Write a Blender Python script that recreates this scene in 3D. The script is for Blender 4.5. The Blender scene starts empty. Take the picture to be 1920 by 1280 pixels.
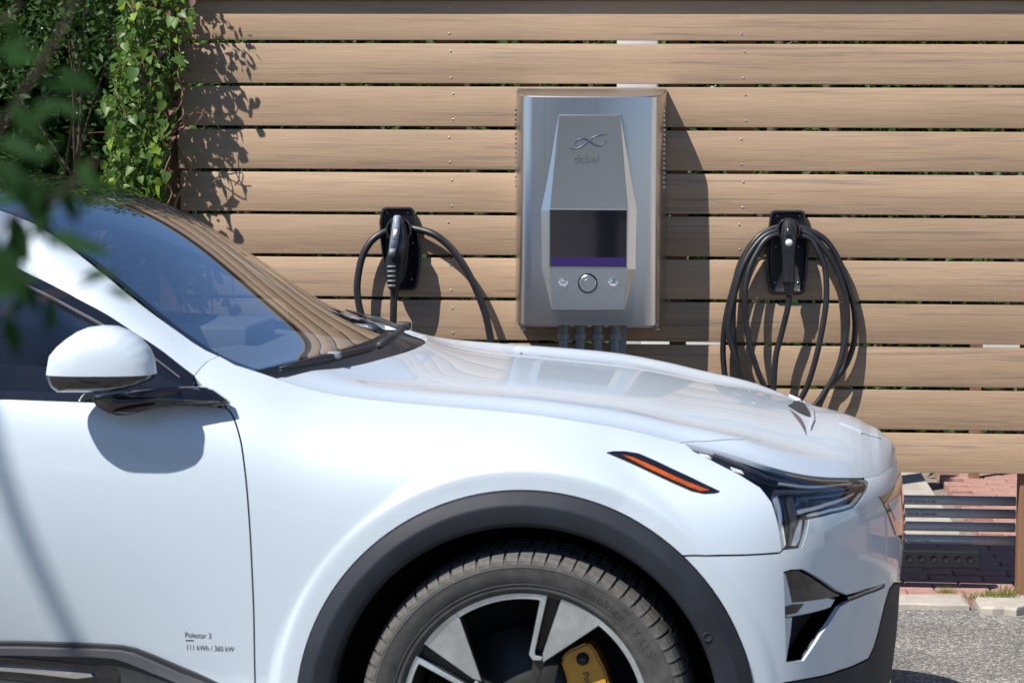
import bpy, bmesh, math, random
import numpy as np
from mathutils import Vector, Matrix
from mathutils.geometry import delaunay_2d_cdt
random.seed(7); rng = np.random.default_rng(7)
scene = bpy.context.scene
COL = scene.collection

# ------------------------------------------------------------------ camera
F = 4800.0; YH = 220.0; CAMH = (1683 - YH) / 830.0
PITCH = math.atan((640 - YH) / F); ROLL = 0.0035
cd = bpy.data.cameras.new('camera'); cam = bpy.data.objects.new('camera', cd); COL.objects.link(cam)
cam.matrix_world = Matrix.Translation((0, 0, CAMH)) @ Matrix.Rotation(math.pi/2 - PITCH, 4, 'X') @ Matrix.Rotation(ROLL, 4, 'Z')
cd.lens = F / 1920 * 36; cd.sensor_width = 36; cd.clip_start = 0.1; cd.clip_end = 400
cd.dof.use_dof = True; cd.dof.focus_distance = 8.3; cd.dof.aperture_fstop = 9.0
scene.camera = cam
# ------------------------------------------------------------------ light
SUN = Vector((-0.60, -0.53, 1.0)).normalized()
w = bpy.data.worlds.new('World'); scene.world = w; w.use_nodes = True
nt = w.node_tree; sky = nt.nodes.new('ShaderNodeTexSky'); sky.sky_type = 'NISHITA'; sky.sun_disc = False
sky.sun_elevation = math.asin(SUN.z); sky.sun_rotation = math.atan2(SUN.x, SUN.y)
sky.air_density = 1.0; sky.dust_density = 0.4; sky.ozone_density = 6.0; sky.altitude = 1500
bg = nt.nodes['Background']; nt.links.new(sky.outputs[0], bg.inputs[0]); bg.inputs[1].default_value = 0.085
sl = bpy.data.lights.new('sun', 'SUN'); sl.energy = 4.6; sl.angle = math.radians(0.5); sl.color = (1.0, 0.95, 0.88)
so = bpy.data.objects.new('sun', sl); COL.objects.link(so); so.rotation_euler = SUN.to_track_quat('Z', 'Y').to_euler()
scene.view_settings.view_transform = 'Standard'; scene.view_settings.look = 'None'
scene.view_settings.exposure = 0.78; scene.view_settings.gamma = 1.0; scene.view_settings.use_curve_mapping = False
scene.render.engine = 'CYCLES'

# ------------------------------------------------------------------ frames and measuring
R3 = np.array(cam.matrix_world.to_3x3()); CP = np.array([0, 0, CAMH])
def ray(px, py):
    return R3 @ np.array([(px - 960) / F, (640 - py) / F, -1.0])
def project(P):
    q = (P - CP) @ R3
    return np.stack([960 + F * q[..., 0] / -q[..., 2], 640 - F * q[..., 1] / -q[..., 2]], -1)
PSI = math.radians(6.6)
CAR_O = np.array([0.14, 6.734, 0.0]); cX = np.array([math.cos(PSI), -math.sin(PSI), 0]); cY = np.array([math.sin(PSI), math.cos(PSI), 0])
CM = np.stack([cX, cY, np.array([0, 0, 1.0])])            # world -> car rows
def w2c(p): return CM @ (np.asarray(p) - CAR_O)
def c2w(P): return np.asarray(P) @ CM + CAR_O
def cray(px, py): return w2c(CP), CM @ ray(px, py)
def cpx(px, py, wd):
    """point of the car seen at a pixel, at half width wd (near side)"""
    o, d = cray(px, py); t = (-wd - o[1]) / d[1]; return o + t * d
TH = 0.07; FD = 9.1
fX = np.array([math.cos(TH), -math.sin(TH), 0]); fY = np.array([math.sin(TH), math.cos(TH), 0])
FM = np.stack([fX, fY, np.array([0, 0, 1.0])]); F_O = np.array([0, FD, 0.0])
def fpx(px, py, yo=0.0):
    """point of the fence frame seen at a pixel, yo metres behind the board faces"""
    o = FM @ (CP - F_O); d = FM @ ray(px, py); t = (yo - o[1]) / d[1]; return o + t * d

# ------------------------------------------------------------------ object helpers
def link(o, parent=None):
    COL.objects.link(o)
    if parent is not None: o.parent = parent
    return o
def props(o, label=None, cat=None, group=None, kind=None):
    if label: o['label'] = label
    if cat: o['category'] = cat
    if group: o['group'] = group
    if kind: o['kind'] = kind
    return o
def empty(name, loc=(0, 0, 0), rz=0.0, **k):
    o = bpy.data.objects.new(name, None); o.location = loc; o.rotation_euler = (0, 0, rz); link(o); return props(o, **k)
def mesh_obj(name, V, Fc, mat, parent=None, smooth=True, normals=None, **k):
    me = bpy.data.meshes.new(name); me.from_pydata([tuple(map(float, v)) for v in V], [], [tuple(map(int, f)) for f in Fc]); me.update()
    if smooth is not None: me.polygons.foreach_set('use_smooth', [bool(smooth)] * len(me.polygons))
    if mat is not None:
        for m in (mat if isinstance(mat, (list, tuple)) else [mat]): me.materials.append(m)
    if normals is not None: me.normals_split_custom_set_from_vertices([tuple(map(float, n)) for n in normals])
    o = bpy.data.objects.new(name, me); link(o, parent); return props(o, **k)
class MB:
    def __init__(s): s.V = []; s.F = []
    def add(s, V, Fc):
        n = len(s.V); s.V += [tuple(v) for v in V]; s.F += [tuple(i + n for i in f) for f in Fc]; return s
    def box(s, a, b, bev=0.0):
        x0, y0, z0 = a; x1, y1, z1 = b
        if bev <= 0:
            V = [(x0,y0,z0),(x1,y0,z0),(x1,y1,z0),(x0,y1,z0),(x0,y0,z1),(x1,y0,z1),(x1,y1,z1),(x0,y1,z1)]
            return s.add(V, [(0,3,2,1),(4,5,6,7),(0,1,5,4),(1,2,6,5),(2,3,7,6),(3,0,4,7)])
        bm = bmesh.new(); bmesh.ops.create_cube(bm, size=1)
        for v in bm.verts: v.co = Vector(((x0+x1)/2 + v.co.x*(x1-x0), (y0+y1)/2 + v.co.y*(y1-y0), (z0+z1)/2 + v.co.z*(z1-z0)))
        bmesh.ops.bevel(bm, geom=bm.edges[:], offset=bev, segments=2, affect='EDGES', profile=0.5)
        bm.verts.index_update(); s.add([v.co[:] for v in bm.verts], [[v.index for v in f.verts] for f in bm.faces]); bm.free(); return s
    def tube(s, pts, r, n=10, caps=True):
        pts = [Vector(p) for p in pts]; rr = r if hasattr(r, '__len__') else [r] * len(pts)
        V = []; Fc = []; up = Vector((0, 0, 1))
        t0 = (pts[1] - pts[0]).normalized(); a = t0.cross(up)
        if a.length < 1e-3: a = t0.cross(Vector((1, 0, 0)))
        a.normalize()
        for i, p in enumerate(pts):
            t = ((pts[min(i+1, len(pts)-1)] - pts[max(i-1, 0)])).normalized()
            a = (a - t * a.dot(t)).normalized(); b = t.cross(a)
            for k in range(n):
                q = 2 * math.pi * k / n; V.append(p + (a * math.cos(q) + b * math.sin(q)) * rr[i])
        for i in range(len(pts) - 1):
            for k in range(n): Fc.append((i*n+k, i*n+(k+1) % n, (i+1)*n+(k+1) % n, (i+1)*n+k))
        if caps: Fc.append(tuple(range(n))[::-1]); Fc.append(tuple((len(pts)-1)*n + k for k in range(n)))
        return s.add(V, Fc)
    def lathe(s, prof, c, ax=(0, 1, 0), n=48, arc=(0, 2*math.pi), closed=True):
        """profile [(r, along axis)] turned about an axis"""
        A = Vector(ax).normalized(); u = A.cross(Vector((0, 0, 1)))
        if u.length < 1e-3: u = Vector((1, 0, 0))
        u.normalize(); v = u.cross(A); c = Vector(c); V = []; Fc = []; m = len(prof); N = n if closed else n + 1
        for k in range(N):
            q = arc[0] + (arc[1] - arc[0]) * k / n
            for (r, h) in prof: V.append(c + A * h + (u * math.cos(q) + v * math.sin(q)) * r)
        for k in range(n):
            k2 = (k + 1) % N
            for j in range(m - 1): Fc.append((k*m+j, k*m+j+1, k2*m+j+1, k2*m+j))
        return s.add(V, Fc)
    def prism(s, poly, y0, y1, f=lambda a, b, y: (a, y, b)):
        """polygon in (a,b) extruded along y"""
        n = len(poly); V = [f(a, b, y0) for a, b in poly] + [f(a, b, y1) for a, b in poly]
        return s.add(V, [tuple(range(n)), tuple(range(2*n-1, n-1, -1))] + [(i, i+n, (i+1) % n + n, (i+1) % n) for i in range(n)])
    def build(s, name, mat, parent=None, smooth=True, auto=None, **k):
        o = mesh_obj(name, s.V, s.F, mat, parent, smooth)
        if auto:
            bm = bmesh.new(); bm.from_mesh(o.data)
            bmesh.ops.recalc_face_normals(bm, faces=bm.faces)
            for e in bm.edges:
                if len(e.link_faces) == 2 and e.calc_face_angle(0) > math.radians(auto): e.smooth = False
            bm.to_mesh(o.data); bm.free()
        return props(o, **k)
def catmull(P, n=8):
    P = [np.asarray(p, float) for p in P]; P = [2*P[0]-P[1]] + P + [2*P[-1]-P[-2]]; out = []
    for i in range(1, len(P)-2):
        for k in range(n):
            t = k / n; a, b, c, d = P[i-1:i+3]
            out.append(.5*((2*b) + (-a+c)*t + (2*a-5*b+4*c-d)*t*t + (-a+3*b-3*c+d)*t**3))
    out.append(P[-2]); return out
def spline1(x, y, xn):
    x = np.asarray(x, float); y = np.asarray(y, float); n = len(x); h = np.diff(x)
    A = np.zeros((n, n)); b = np.zeros(n); A[0, 0] = A[-1, -1] = 1
    for i in range(1, n-1):
        A[i, i-1] = h[i-1]; A[i, i] = 2*(h[i-1]+h[i]); A[i, i+1] = h[i]; b[i] = 6*((y[i+1]-y[i])/h[i]-(y[i]-y[i-1])/h[i-1])
    m = np.linalg.solve(A, b); k = np.clip(np.searchsorted(x, xn) - 1, 0, n-2); t = np.asarray(xn) - x[k]; hk = h[k]
    return y[k] + t*((y[k+1]-y[k])/hk - hk*(2*m[k]+m[k+1])/6) + t*t*m[k]/2 + t**3*(m[k+1]-m[k])/(6*hk)

# ------------------------------------------------------------------ materials
def NM(name):
    m = bpy.data.materials.new(name); m.use_nodes = True; return m, m.node_tree.nodes, m.node_tree.links, m.node_tree.nodes['Principled BSDF']
def P(name, col, rough=.5, metal=0, coat=0, spec=None, bump=None, var=None, trans=0, coatr=.03, emis=None, aniso=0):
    m, N, L, b = NM(name); b.inputs['Base Color'].default_value = (*col, 1); b.inputs['Roughness'].default_value = rough
    b.inputs['Metallic'].default_value = metal; b.inputs['Coat Weight'].default_value = coat; b.inputs['Coat Roughness'].default_value = coatr
    if spec is not None: b.inputs['Specular IOR Level'].default_value = spec
    if trans: b.inputs['Transmission Weight'].default_value = trans
    tc = N.new('ShaderNodeTexCoord')
    if var:   # (scale, amount, stretch)
        sc, am, st = var; mp = N.new('ShaderNodeMapping'); mp.inputs['Scale'].default_value = st; L.new(tc.outputs['Object'], mp.inputs[0])
        n = N.new('ShaderNodeTexNoise'); n.inputs['Scale'].default_value = sc; n.inputs['Detail'].default_value = 6; n.inputs['Roughness'].default_value = .65; L.new(mp.outputs[0], n.inputs[0])
        r = N.new('ShaderNodeMapRange'); r.inputs[1].default_value = .3; r.inputs[2].default_value = .7; r.inputs[3].default_value = 1-am; r.inputs[4].default_value = 1+am; L.new(n.outputs[0], r.inputs[0])
        mx = N.new('ShaderNodeVectorMath'); mx.operation = 'SCALE'; mx.inputs[0].default_value = col; L.new(r.outputs[0], mx.inputs['Scale']); L.new(mx.outputs[0], b.inputs['Base Color'])
    if bump:  # (scale, strength, dist, stretch)
        sc, stg, ds, st = bump; mp = N.new('ShaderNodeMapping'); mp.inputs['Scale'].default_value = st; L.new(tc.outputs['Object'], mp.inputs[0])
        n = N.new('ShaderNodeTexNoise'); n.inputs['Scale'].default_value = sc; n.inputs['Detail'].default_value = 4; L.new(mp.outputs[0], n.inputs[0])
        bp = N.new('ShaderNodeBump'); bp.inputs['Strength'].default_value = stg; bp.inputs['Distance'].default_value = ds; L.new(n.outputs[0], bp.inputs['Height']); L.new(bp.outputs[0], b.inputs['Normal'])
    return m
ONE = (1, 1, 1)
def board_mat():
    m, N, L, b = NM('composite_board'); tc = N.new('ShaderNodeTexCoord'); oi = N.new('ShaderNodeObjectInfo')
    ad = N.new('ShaderNodeVectorMath'); ad.operation = 'ADD'; L.new(tc.outputs['Object'], ad.inputs[0])
    cm = N.new('ShaderNodeCombineXYZ'); mu = N.new('ShaderNodeMath'); mu.operation = 'MULTIPLY'; mu.inputs[1].default_value = 37.0
    L.new(oi.outputs['Random'], mu.inputs[0]); L.new(mu.outputs[0], cm.inputs[0]); L.new(mu.outputs[0], cm.inputs[1]); L.new(cm.outputs[0], ad.inputs[1])
    def nz(scale, st, det=6, rg=.6, dist=0):
        mp = N.new('ShaderNodeMapping'); mp.inputs['Scale'].default_value = st; L.new(ad.outputs[0], mp.inputs[0])
        n = N.new('ShaderNodeTexNoise'); n.inputs['Scale'].default_value = scale; n.inputs['Detail'].default_value = det; n.inputs['Roughness'].default_value = rg; n.inputs['Distortion'].default_value = dist; L.new(mp.outputs[0], n.inputs[0]); return n.outputs[0]
    def ramp(src, pts):
        r = N.new('ShaderNodeValToRGB'); L.new(src, r.inputs[0]); e = r.color_ramp.elements
        e[0].position, e[0].color = pts[0][0], (*pts[0][1], 1); e[1].position, e[1].color = pts[-1][0], (*pts[-1][1], 1)
        for p, c in pts[1:-1]: q = e.new(p); q.color = (*c, 1)
        return r.outputs[0]
    broad = nz(1.0, (1.1, 1, 14), 4, .6)
    base = ramp(broad, [(.25, (.27, .183, .113)), (.5, (.32, .220, .139)), (.78, (.37, .258, .167))])
    fine = nz(1.0, (5, 1, 620), 4, .75)
    fr = ramp(fine, [(.3, (.74, .73, .72)), (.7, (1.2, 1.19, 1.18))])
    mx = N.new('ShaderNodeMix'); mx.data_type = 'RGBA'; mx.blend_type = 'MULTIPLY'; mx.inputs[0].default_value = 1; L.new(base, mx.inputs[6]); L.new(fr, mx.inputs[7])
    st = nz(1.0, (1.6, 1, 70), 5, .65, .6); sr = ramp(st, [(.53, (0, 0, 0)), (.64, (1, 1, 1))])
    zone = nz(1.0, (.9, 1, 9), 3, .5); zr = ramp(zone, [(.42, (0, 0, 0)), (.56, (1, 1, 1))])
    mm = N.new('ShaderNodeMath'); mm.operation = 'MULTIPLY'; L.new(sr, mm.inputs[0]); L.new(zr, mm.inputs[1])
    m3 = N.new('ShaderNodeMath'); m3.operation = 'MULTIPLY'; m3.inputs[1].default_value = .62; L.new(mm.outputs[0], m3.inputs[0])
    mx2 = N.new('ShaderNodeMix'); mx2.data_type = 'RGBA'; L.new(m3.outputs[0], mx2.inputs[0]); L.new(mx.outputs[2], mx2.inputs[6]); mx2.inputs[7].default_value = (.135, .105, .085, 1)
    hv = N.new('ShaderNodeHueSaturation'); rm = N.new('ShaderNodeMapRange'); rm.inputs[3].default_value = .86; rm.inputs[4].default_value = 1.08; L.new(oi.outputs['Random'], rm.inputs[0]); L.new(rm.outputs[0], hv.inputs['Value']); L.new(mx2.outputs[2], hv.inputs['Color'])
    L.new(hv.outputs[0], b.inputs['Base Color']); b.inputs['Roughness'].default_value = .62
    bp = N.new('ShaderNodeBump'); bp.inputs['Strength'].default_value = .5; bp.inputs['Distance'].default_value = .0012; L.new(nz(1, (7, 1, 330), 3, .7), bp.inputs['Height']); L.new(bp.outputs[0], b.inputs['Normal'])
    return m
def glass_mat(name, tint, dens, rough=0.0, ior=1.52):
    m, N, L, b = NM(name); N.remove(b); out = N['Material Output']
    tr = N.new('ShaderNodeBsdfTransparent'); tr.inputs[0].default_value = (*tint, 1); gl = N.new('ShaderNodeBsdfGlossy'); gl.inputs['Roughness'].default_value = rough; gl.inputs[0].default_value = (1, 1, 1, 1)
    fr = N.new('ShaderNodeFresnel'); fr.inputs[0].default_value = ior; mx = N.new('ShaderNodeMixShader')
    mu = N.new('ShaderNodeMath'); mu.operation = 'MULTIPLY_ADD'; mu.inputs[1].default_value = dens; mu.inputs[2].default_value = 0.0; mu.use_clamp = True; L.new(fr.outputs[0], mu.inputs[0])
    L.new(mu.outputs[0], mx.inputs[0]); L.new(tr.outputs[0], mx.inputs[1]); L.new(gl.outputs[0], mx.inputs[2]); L.new(mx.outputs[0], out.inputs[0]); return m
def leaf_mat(name, c1, c2, trans=.35, rough=.42, spec=.35):
    m, N, L, b = NM(name); oi = N.new('ShaderNodeObjectInfo'); tc = N.new('ShaderNodeTexCoord'); n = N.new('ShaderNodeTexNoise'); n.inputs['Scale'].default_value = 9; L.new(tc.outputs['Object'], n.inputs[0])
    ge = N.new('ShaderNodeNewGeometry'); av = N.new('ShaderNodeMath'); av.operation = 'ADD'; L.new(ge.outputs['Random Per Island'], av.inputs[0]); L.new(oi.outputs['Random'], av.inputs[1])
    fr = N.new('ShaderNodeMath'); fr.operation = 'FRACT'; L.new(av.outputs[0], fr.inputs[0])
    a2 = N.new('ShaderNodeMath'); a2.operation = 'MULTIPLY_ADD'; a2.inputs[1].default_value = .6; L.new(fr.outputs[0], a2.inputs[0]); 
    n2 = N.new('ShaderNodeMath'); n2.operation = 'MULTIPLY'; n2.inputs[1].default_value = .4; L.new(n.outputs[0], n2.inputs[0]); L.new(n2.outputs[0], a2.inputs[2])
    mx = N.new('ShaderNodeMix'); mx.data_type = 'RGBA'; L.new(a2.outputs[0], mx.inputs[0]); mx.inputs[6].default_value = (*c1, 1); mx.inputs[7].default_value = (*c2, 1)
    L.new(mx.outputs[2], b.inputs['Base Color']); b.inputs['Roughness'].default_value = rough; b.inputs['Specular IOR Level'].default_value = spec
    t = N.new('ShaderNodeBsdfTranslucent'); hs = N.new('ShaderNodeHueSaturation'); hs.inputs['Value'].default_value = 1.7; hs.inputs['Saturation'].default_value = 1.15; hs.inputs['Hue'].default_value = .48
    L.new(mx.outputs[2], hs.inputs['Color']); L.new(hs.outputs[0], t.inputs[0]); ms = N.new('ShaderNodeMixShader'); ms.inputs[0].default_value = trans
    L.new(b.outputs[0], ms.inputs[1]); L.new(t.outputs[0], ms.inputs[2]); L.new(ms.outputs[0], N['Material Output'].inputs[0]); return m
M = dict(
 paint=P('white_car_paint', (.455, .52, .58), .45, .14, .75, spec=.2, coatr=.012),
 gloss=P('gloss_black', (.006, .006, .008), .04, 0, 1.0),
 plastic=P('black_plastic', (.022, .023, .026), .55, bump=(500, .15, .0006, ONE), var=(14, .25, ONE)),
 clad=P('wheel_arch_plastic', (.016, .019, .026), .6, spec=.25, bump=(700, .12, .0005, ONE), var=(9, .22, ONE)),
 liner=P('liner_black', (.006, .006, .007), .95), cowl=P('cowl_black', (.015, .015, .017), .5),
 rubber=P('tyre_rubber', (.050, .049, .048), .8, var=(22, .45, ONE), bump=(160, .25, .001, ONE)),
 rubber2=P('tread_rubber', (.085, .081, .076), .85, var=(30, .5, ONE), bump=(260, .5, .0015, ONE)),
 rubber3=P('tyre_lettering', (.05, .048, .047), .6),
 machined=P('machined_alloy', (.62, .66, .67), .32, .85, .5, var=(10, .25, ONE), coatr=.1), pocket=P('dark_wheel_paint', (.035, .034, .034), .5, .2, var=(20, .4, ONE)),
 caliper=P('yellow_caliper', (.50, .24, .015), .4, 0, .4), disc=P('brake_disc', (.03, .03, .03), .5, .7),
 chrome=P('chrome', (.85, .85, .87), .08, 1), satin=P('satin_trim', (.12, .12, .14), .32, .4),
 glass=glass_mat('windscreen_glass', (.70, .75, .78), .60, ior=1.55), sglass=glass_mat('side_glass', (.45, .50, .53), 1.0, ior=1.55), lens=glass_mat('lamp_lens', (.93, .95, .96), .8),
 interior=P('cabin_trim', (.05, .055, .06), .7), dash=P('dashboard', (.17, .18, .20), .75, bump=(300, .2, .001, ONE)), seat=P('seat_cloth', (.11, .115, .12), .8),
 amber=P('amber_lens', (.32, .055, .004), .22, 0, 1.0, bump=(60, .6, .003, (1, 1, 1)), var=(18, .3, (1, 1, 1))), reflector=P('lamp_reflector', (.75, .76, .78), .12, 1), bucket=P('lamp_bucket', (.05, .055, .062), .3), led=P('lamp_bar', (.78, .80, .82), .2, .2, .6),
 board=board_mat(), post=P('cedar_post', (.17, .085, .045), .8, var=(5, .4, (1, 1, .12)), bump=(60, .4, .002, (1, 1, .1))),
 cap=P('cap_board', (.19, .12, .075), .7, var=(6, .3, (.2, 1, 1))), 
 screw=P('screw_steel', (.45, .44, .43), .3, 1), steel=None,
 hblack=P('holster_black', (.009, .010, .013), .38, bump=(600, .12, .0005, ONE)), cable=P('cable_rubber', (.010, .011, .014), .42, bump=(90, .15, .001, ONE), var=(25, .3, ONE)), grip=P('connector_black', (.013, .014, .018), .30), conn=P('connector_face', (.20, .22, .28), .4, var=(60, .3, ONE)),
 silver=P('silver_cap', (.8, .81, .83), .25, .4), screen=P('dark_screen', (.004, .004, .009), .07, 0, 1.0), violet_sheen=P('screen_violet_sheen', (.022, .010, .085), .25), pale=P('pale_grey', (.42, .44, .43), .8), navy=P('logo_navy', (.03, .035, .09), .35), conduit=P('grey_conduit', (.16, .18, .20), .5, var=(12, .1, ONE)), print=P('black_print', (.01, .01, .012), .5), pconduit=P('pvc_conduit', (.32, .35, .39), .30, var=(8, .08, ONE)), orange=P('orange_cap', (.6, .1, .03), .5),
 paver=P('red_paver', (.31, .175, .145), .85, var=(18, .25, ONE), bump=(90, .5, .002, ONE)), pbase=P('paver_sand', (.19, .16, .135), .95, var=(30, .3, ONE)),
 concrete=P('concrete', (.34, .31, .27), .9, var=(9, .22, ONE), bump=(50, .5, .004, ONE)),
 bark=P('bark', (.045, .032, .022), .9, var=(12, .4, (1, 1, .3)), bump=(40, .8, .004, (1, 1, .3))), twig=P('red_twig', (.15, .06, .03), .6), vstem=P('vine_stem', (.17, .12, .06), .8), dead=P('dead_leaf', (.13, .065, .05), .8, var=(30, .4, ONE)),
 leaf=leaf_mat('vine_leaf', (.035, .085, .018), (.11, .19, .032)), leafy=leaf_mat('young_leaf', (.15, .25, .03), (.22, .32, .04)), hedge=leaf_mat('hedge_leaf', (.011, .036, .009), (.042, .092, .018), .3, .5, .25), tree=leaf_mat('tree_leaf', (.03, .08, .018), (.11, .20, .035), .35), fore=leaf_mat('near_leaf', (.006, .022, .007), (.018, .052, .011), .18, .75, .1),
 grass=leaf_mat('grass_blade', (.10, .16, .03), (.26, .26, .08), .3), white=P('white_wall', (.78, .77, .74), .8, var=(3, .05, ONE)), roofm=P('dark_roof', (.06, .055, .05), .9), pane=P('window_pane', (.02, .025, .03), .03, 0, 1), door=P('garage_panel', (.62, .62, .60), .6))
def steel_mat():
    m, N, L, b = NM('brushed_steel'); b.inputs['Metallic'].default_value = 1; b.inputs['Base Color'].default_value = (.54, .52, .51, 1)
    tc = N.new('ShaderNodeTexCoord'); mp = N.new('ShaderNodeMapping'); mp.inputs['Scale'].default_value = (300, 20, 2); L.new(tc.outputs['Object'], mp.inputs[0])
    n = N.new('ShaderNodeTexNoise'); n.inputs['Scale'].default_value = 1; n.inputs['Detail'].default_value = 3; L.new(mp.outputs[0], n.inputs[0])
    r = N.new('ShaderNodeMapRange'); r.inputs[3].default_value = .25; r.inputs[4].default_value = .33; L.new(n.outputs[0], r.inputs[0]); L.new(r.outputs[0], b.inputs['Roughness'])
    bp = N.new('ShaderNodeBump'); bp.inputs['Strength'].default_value = .12; bp.inputs['Distance'].default_value = .0004; L.new(n.outputs[0], bp.inputs['Height']); L.new(bp.outputs[0], b.inputs['Normal']); return m
M['steel'] = steel_mat()
def asphalt_mat():
    m, N, L, b = NM('asphalt'); tc = N.new('ShaderNodeTexCoord')
    v = N.new('ShaderNodeTexVoronoi'); v.inputs['Scale'].default_value = 150; L.new(tc.outputs['Object'], v.inputs[0])
    n = N.new('ShaderNodeTexNoise'); n.inputs['Scale'].default_value = 220; n.inputs['Detail'].default_value = 3; L.new(tc.outputs['Object'], n.inputs[0])
    n2 = N.new('ShaderNodeTexNoise'); n2.inputs['Scale'].default_value = 2.2; n2.inputs['Detail'].default_value = 5; L.new(tc.outputs['Object'], n2.inputs[0])
    sx = N.new('ShaderNodeSeparateColor'); L.new(v.outputs['Color'], sx.inputs[0])
    r = N.new('ShaderNodeValToRGB'); L.new(sx.outputs[0], r.inputs[0]); e = r.color_ramp.elements; e[0].color = (.085, .082, .078, 1); e[1].color = (.36, .34, .31, 1); q = e.new(.6); q.color = (.15, .145, .137, 1)
    r2 = N.new('ShaderNodeMapRange'); r2.inputs[1].default_value = .3; r2.inputs[2].default_value = .7; r2.inputs[3].default_value = .62; r2.inputs[4].default_value = 1.25; L.new(n2.outputs[0], r2.inputs[0])
    r3 = N.new('ShaderNodeMapRange'); r3.inputs[1].default_value = .3; r3.inputs[2].default_value = .7; r3.inputs[3].default_value = .65; r3.inputs[4].default_value = 1.35; L.new(n.outputs[0], r3.inputs[0])
    mu = N.new('ShaderNodeMath'); mu.operation = 'MULTIPLY'; L.new(r2.outputs[0], mu.inputs[0]); L.new(r3.outputs[0], mu.inputs[1])
    s = N.new('ShaderNodeVectorMath'); s.operation = 'SCALE'; L.new(r.outputs[0], s.inputs[0]); L.new(mu.outputs[0], s.inputs['Scale']); L.new(s.outputs[0], b.inputs['Base Color'])
    b.inputs['Roughness'].default_value = .9; bp = N.new('ShaderNodeBump'); bp.inputs['Strength'].default_value = .8; bp.inputs['Distance'].default_value = .006; L.new(v.outputs['Distance'], bp.inputs['Height']); L.new(bp.outputs[0], b.inputs['Normal']); return m
M['asphalt'] = asphalt_mat(); M['grassland'] = P('lawn', (.06, .10, .03), .95, var=(6, .4, ONE))

# ================================================================== GROUND
def ground():
    ys = list(np.linspace(-60, 6, 8)) + list(np.linspace(7.5, 9.0, 14)); xs = np.linspace(-60, 60, 13); V = []; Fc = []
    for y in ys:
        for x in xs:
            t = min(max((y - 7.7) / 1.2, 0), 1); V.append((x, y - TH * x * (1 if y > 6.5 else 0) * (1 if abs(x) < 61 else 0), .055 * t * t * (3 - 2 * t)))
    nx = len(xs)
    for j in range(len(ys) - 1):
        for i in range(nx - 1): Fc.append((j*nx+i, j*nx+i+1, (j+1)*nx+i+1, (j+1)*nx+i))
    mesh_obj('driveway', V, Fc, M['asphalt'], kind='structure')
    b = MB(); b.box((-60, -.13, -.6), (60, 60, .03)); o = b.build('ground', M['pbase'], smooth=False, kind='structure'); o.location = F_O; o.rotation_euler = (0, 0, -TH)
ground()
FENCE_RZ = -TH
def fobj(o): o.location = F_O; o.rotation_euler = (0, 0, FENCE_RZ); return o
# broken concrete edging in front of the fence
def slab(poly, z0, z1, name, label):
    b = MB(); n = len(poly); c = np.mean(poly, 0)
    top = [(x, y, z1 + rng.uniform(-.003, .003)) for x, y in poly]; ins = [(x + (c[0]-x)*.02, y + (c[1]-y)*.06, z1 + .006) for x, y in poly]; bot = [(x, y, z0) for x, y in poly]
    V = ins + top + bot; Fc = [tuple(range(n))] + [(i, i+n, (i+1) % n+n, (i+1) % n) for i in range(n)] + [(i+n, i+2*n, (i+1) % n+2*n, (i+1) % n+n) for i in range(n)]
    b.add(V, Fc); return fobj(b.build(name, M['concrete'], smooth=False, auto=30, label=label, cat='concrete slab', group='broken concrete edging along the fence'))
def ragged(x0, x1, y0, y1, amp=.02, n=16):
    p = [(x, y0 + rng.uniform(-amp, amp)) for x in np.linspace(x0, x1, n)] + [(x, y1 + rng.uniform(-.004, .004)) for x in np.linspace(x1, x0, n)]
    return p
slab(ragged(.2, 1.615, -.17, .0), -.1, .072, 'concrete_slab', 'pale concrete edging slab behind the nose of the car')
slab(ragged(1.645, 2.25, -.235, -.01, .03), -.1, .078, 'concrete_slab', 'cracked concrete slab at the foot of the fence post')
slab(ragged(2.27, 4.2, -.2, -.01, .02), -.1, .075, 'concrete_slab', 'concrete edging slab right of the fence post')
slab(ragged(-4.2, .18, -.18, -.01, .02), -.1, .07, 'concrete_slab', 'long concrete edging slab hidden behind the car')
# pavers behind the fence
pav = empty('paver_path', F_O, FENCE_RZ, kind='structure')
pm = MB().box((-.0975, -.0475, -.05), (.0975, .0475, 0), .006); pmesh = None; cnt = 0
for j in range(36):
    for i in range(9):
        x = .92 + i * .2 + (.1 if j % 2 else 0); y = .055 + j * .1
        if y > 1.35 and x < 1.85: continue
        if cnt >= 290: continue
        if pmesh is None: o = pm.build('paver', M['paver'], pav, smooth=False); pmesh = o.data
        else: o = bpy.data.objects.new('paver', pmesh); link(o, pav)
        o.location = (x, y, .078 + rng.uniform(-.003, .003)); o.rotation_euler = (rng.uniform(-.01, .01), rng.uniform(-.01, .01), rng.uniform(-.012, .012)); cnt += 1
b = MB()
for j in range(60):
    for i in range(-22, 30):
        x = .92 + i * .2 + (.1 if j % 2 else 0); y = .055 + j * .1
        if (0 <= i < 9 and j < 36) or (y > 1.35 and x < 1.85): continue
        b.box((x-.0975, y-.0475, .04), (x+.0975, y+.0475, .078 + rng.uniform(-.003, .003)))
b.build('paving', M['paver'], pav, smooth=False, kind='stuff')
b = MB(); b.box((-2.2, 1.36, .0), (1.74, 7, .08), .004); b.build('concrete_strip', M['concrete'], pav, smooth=False)

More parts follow.
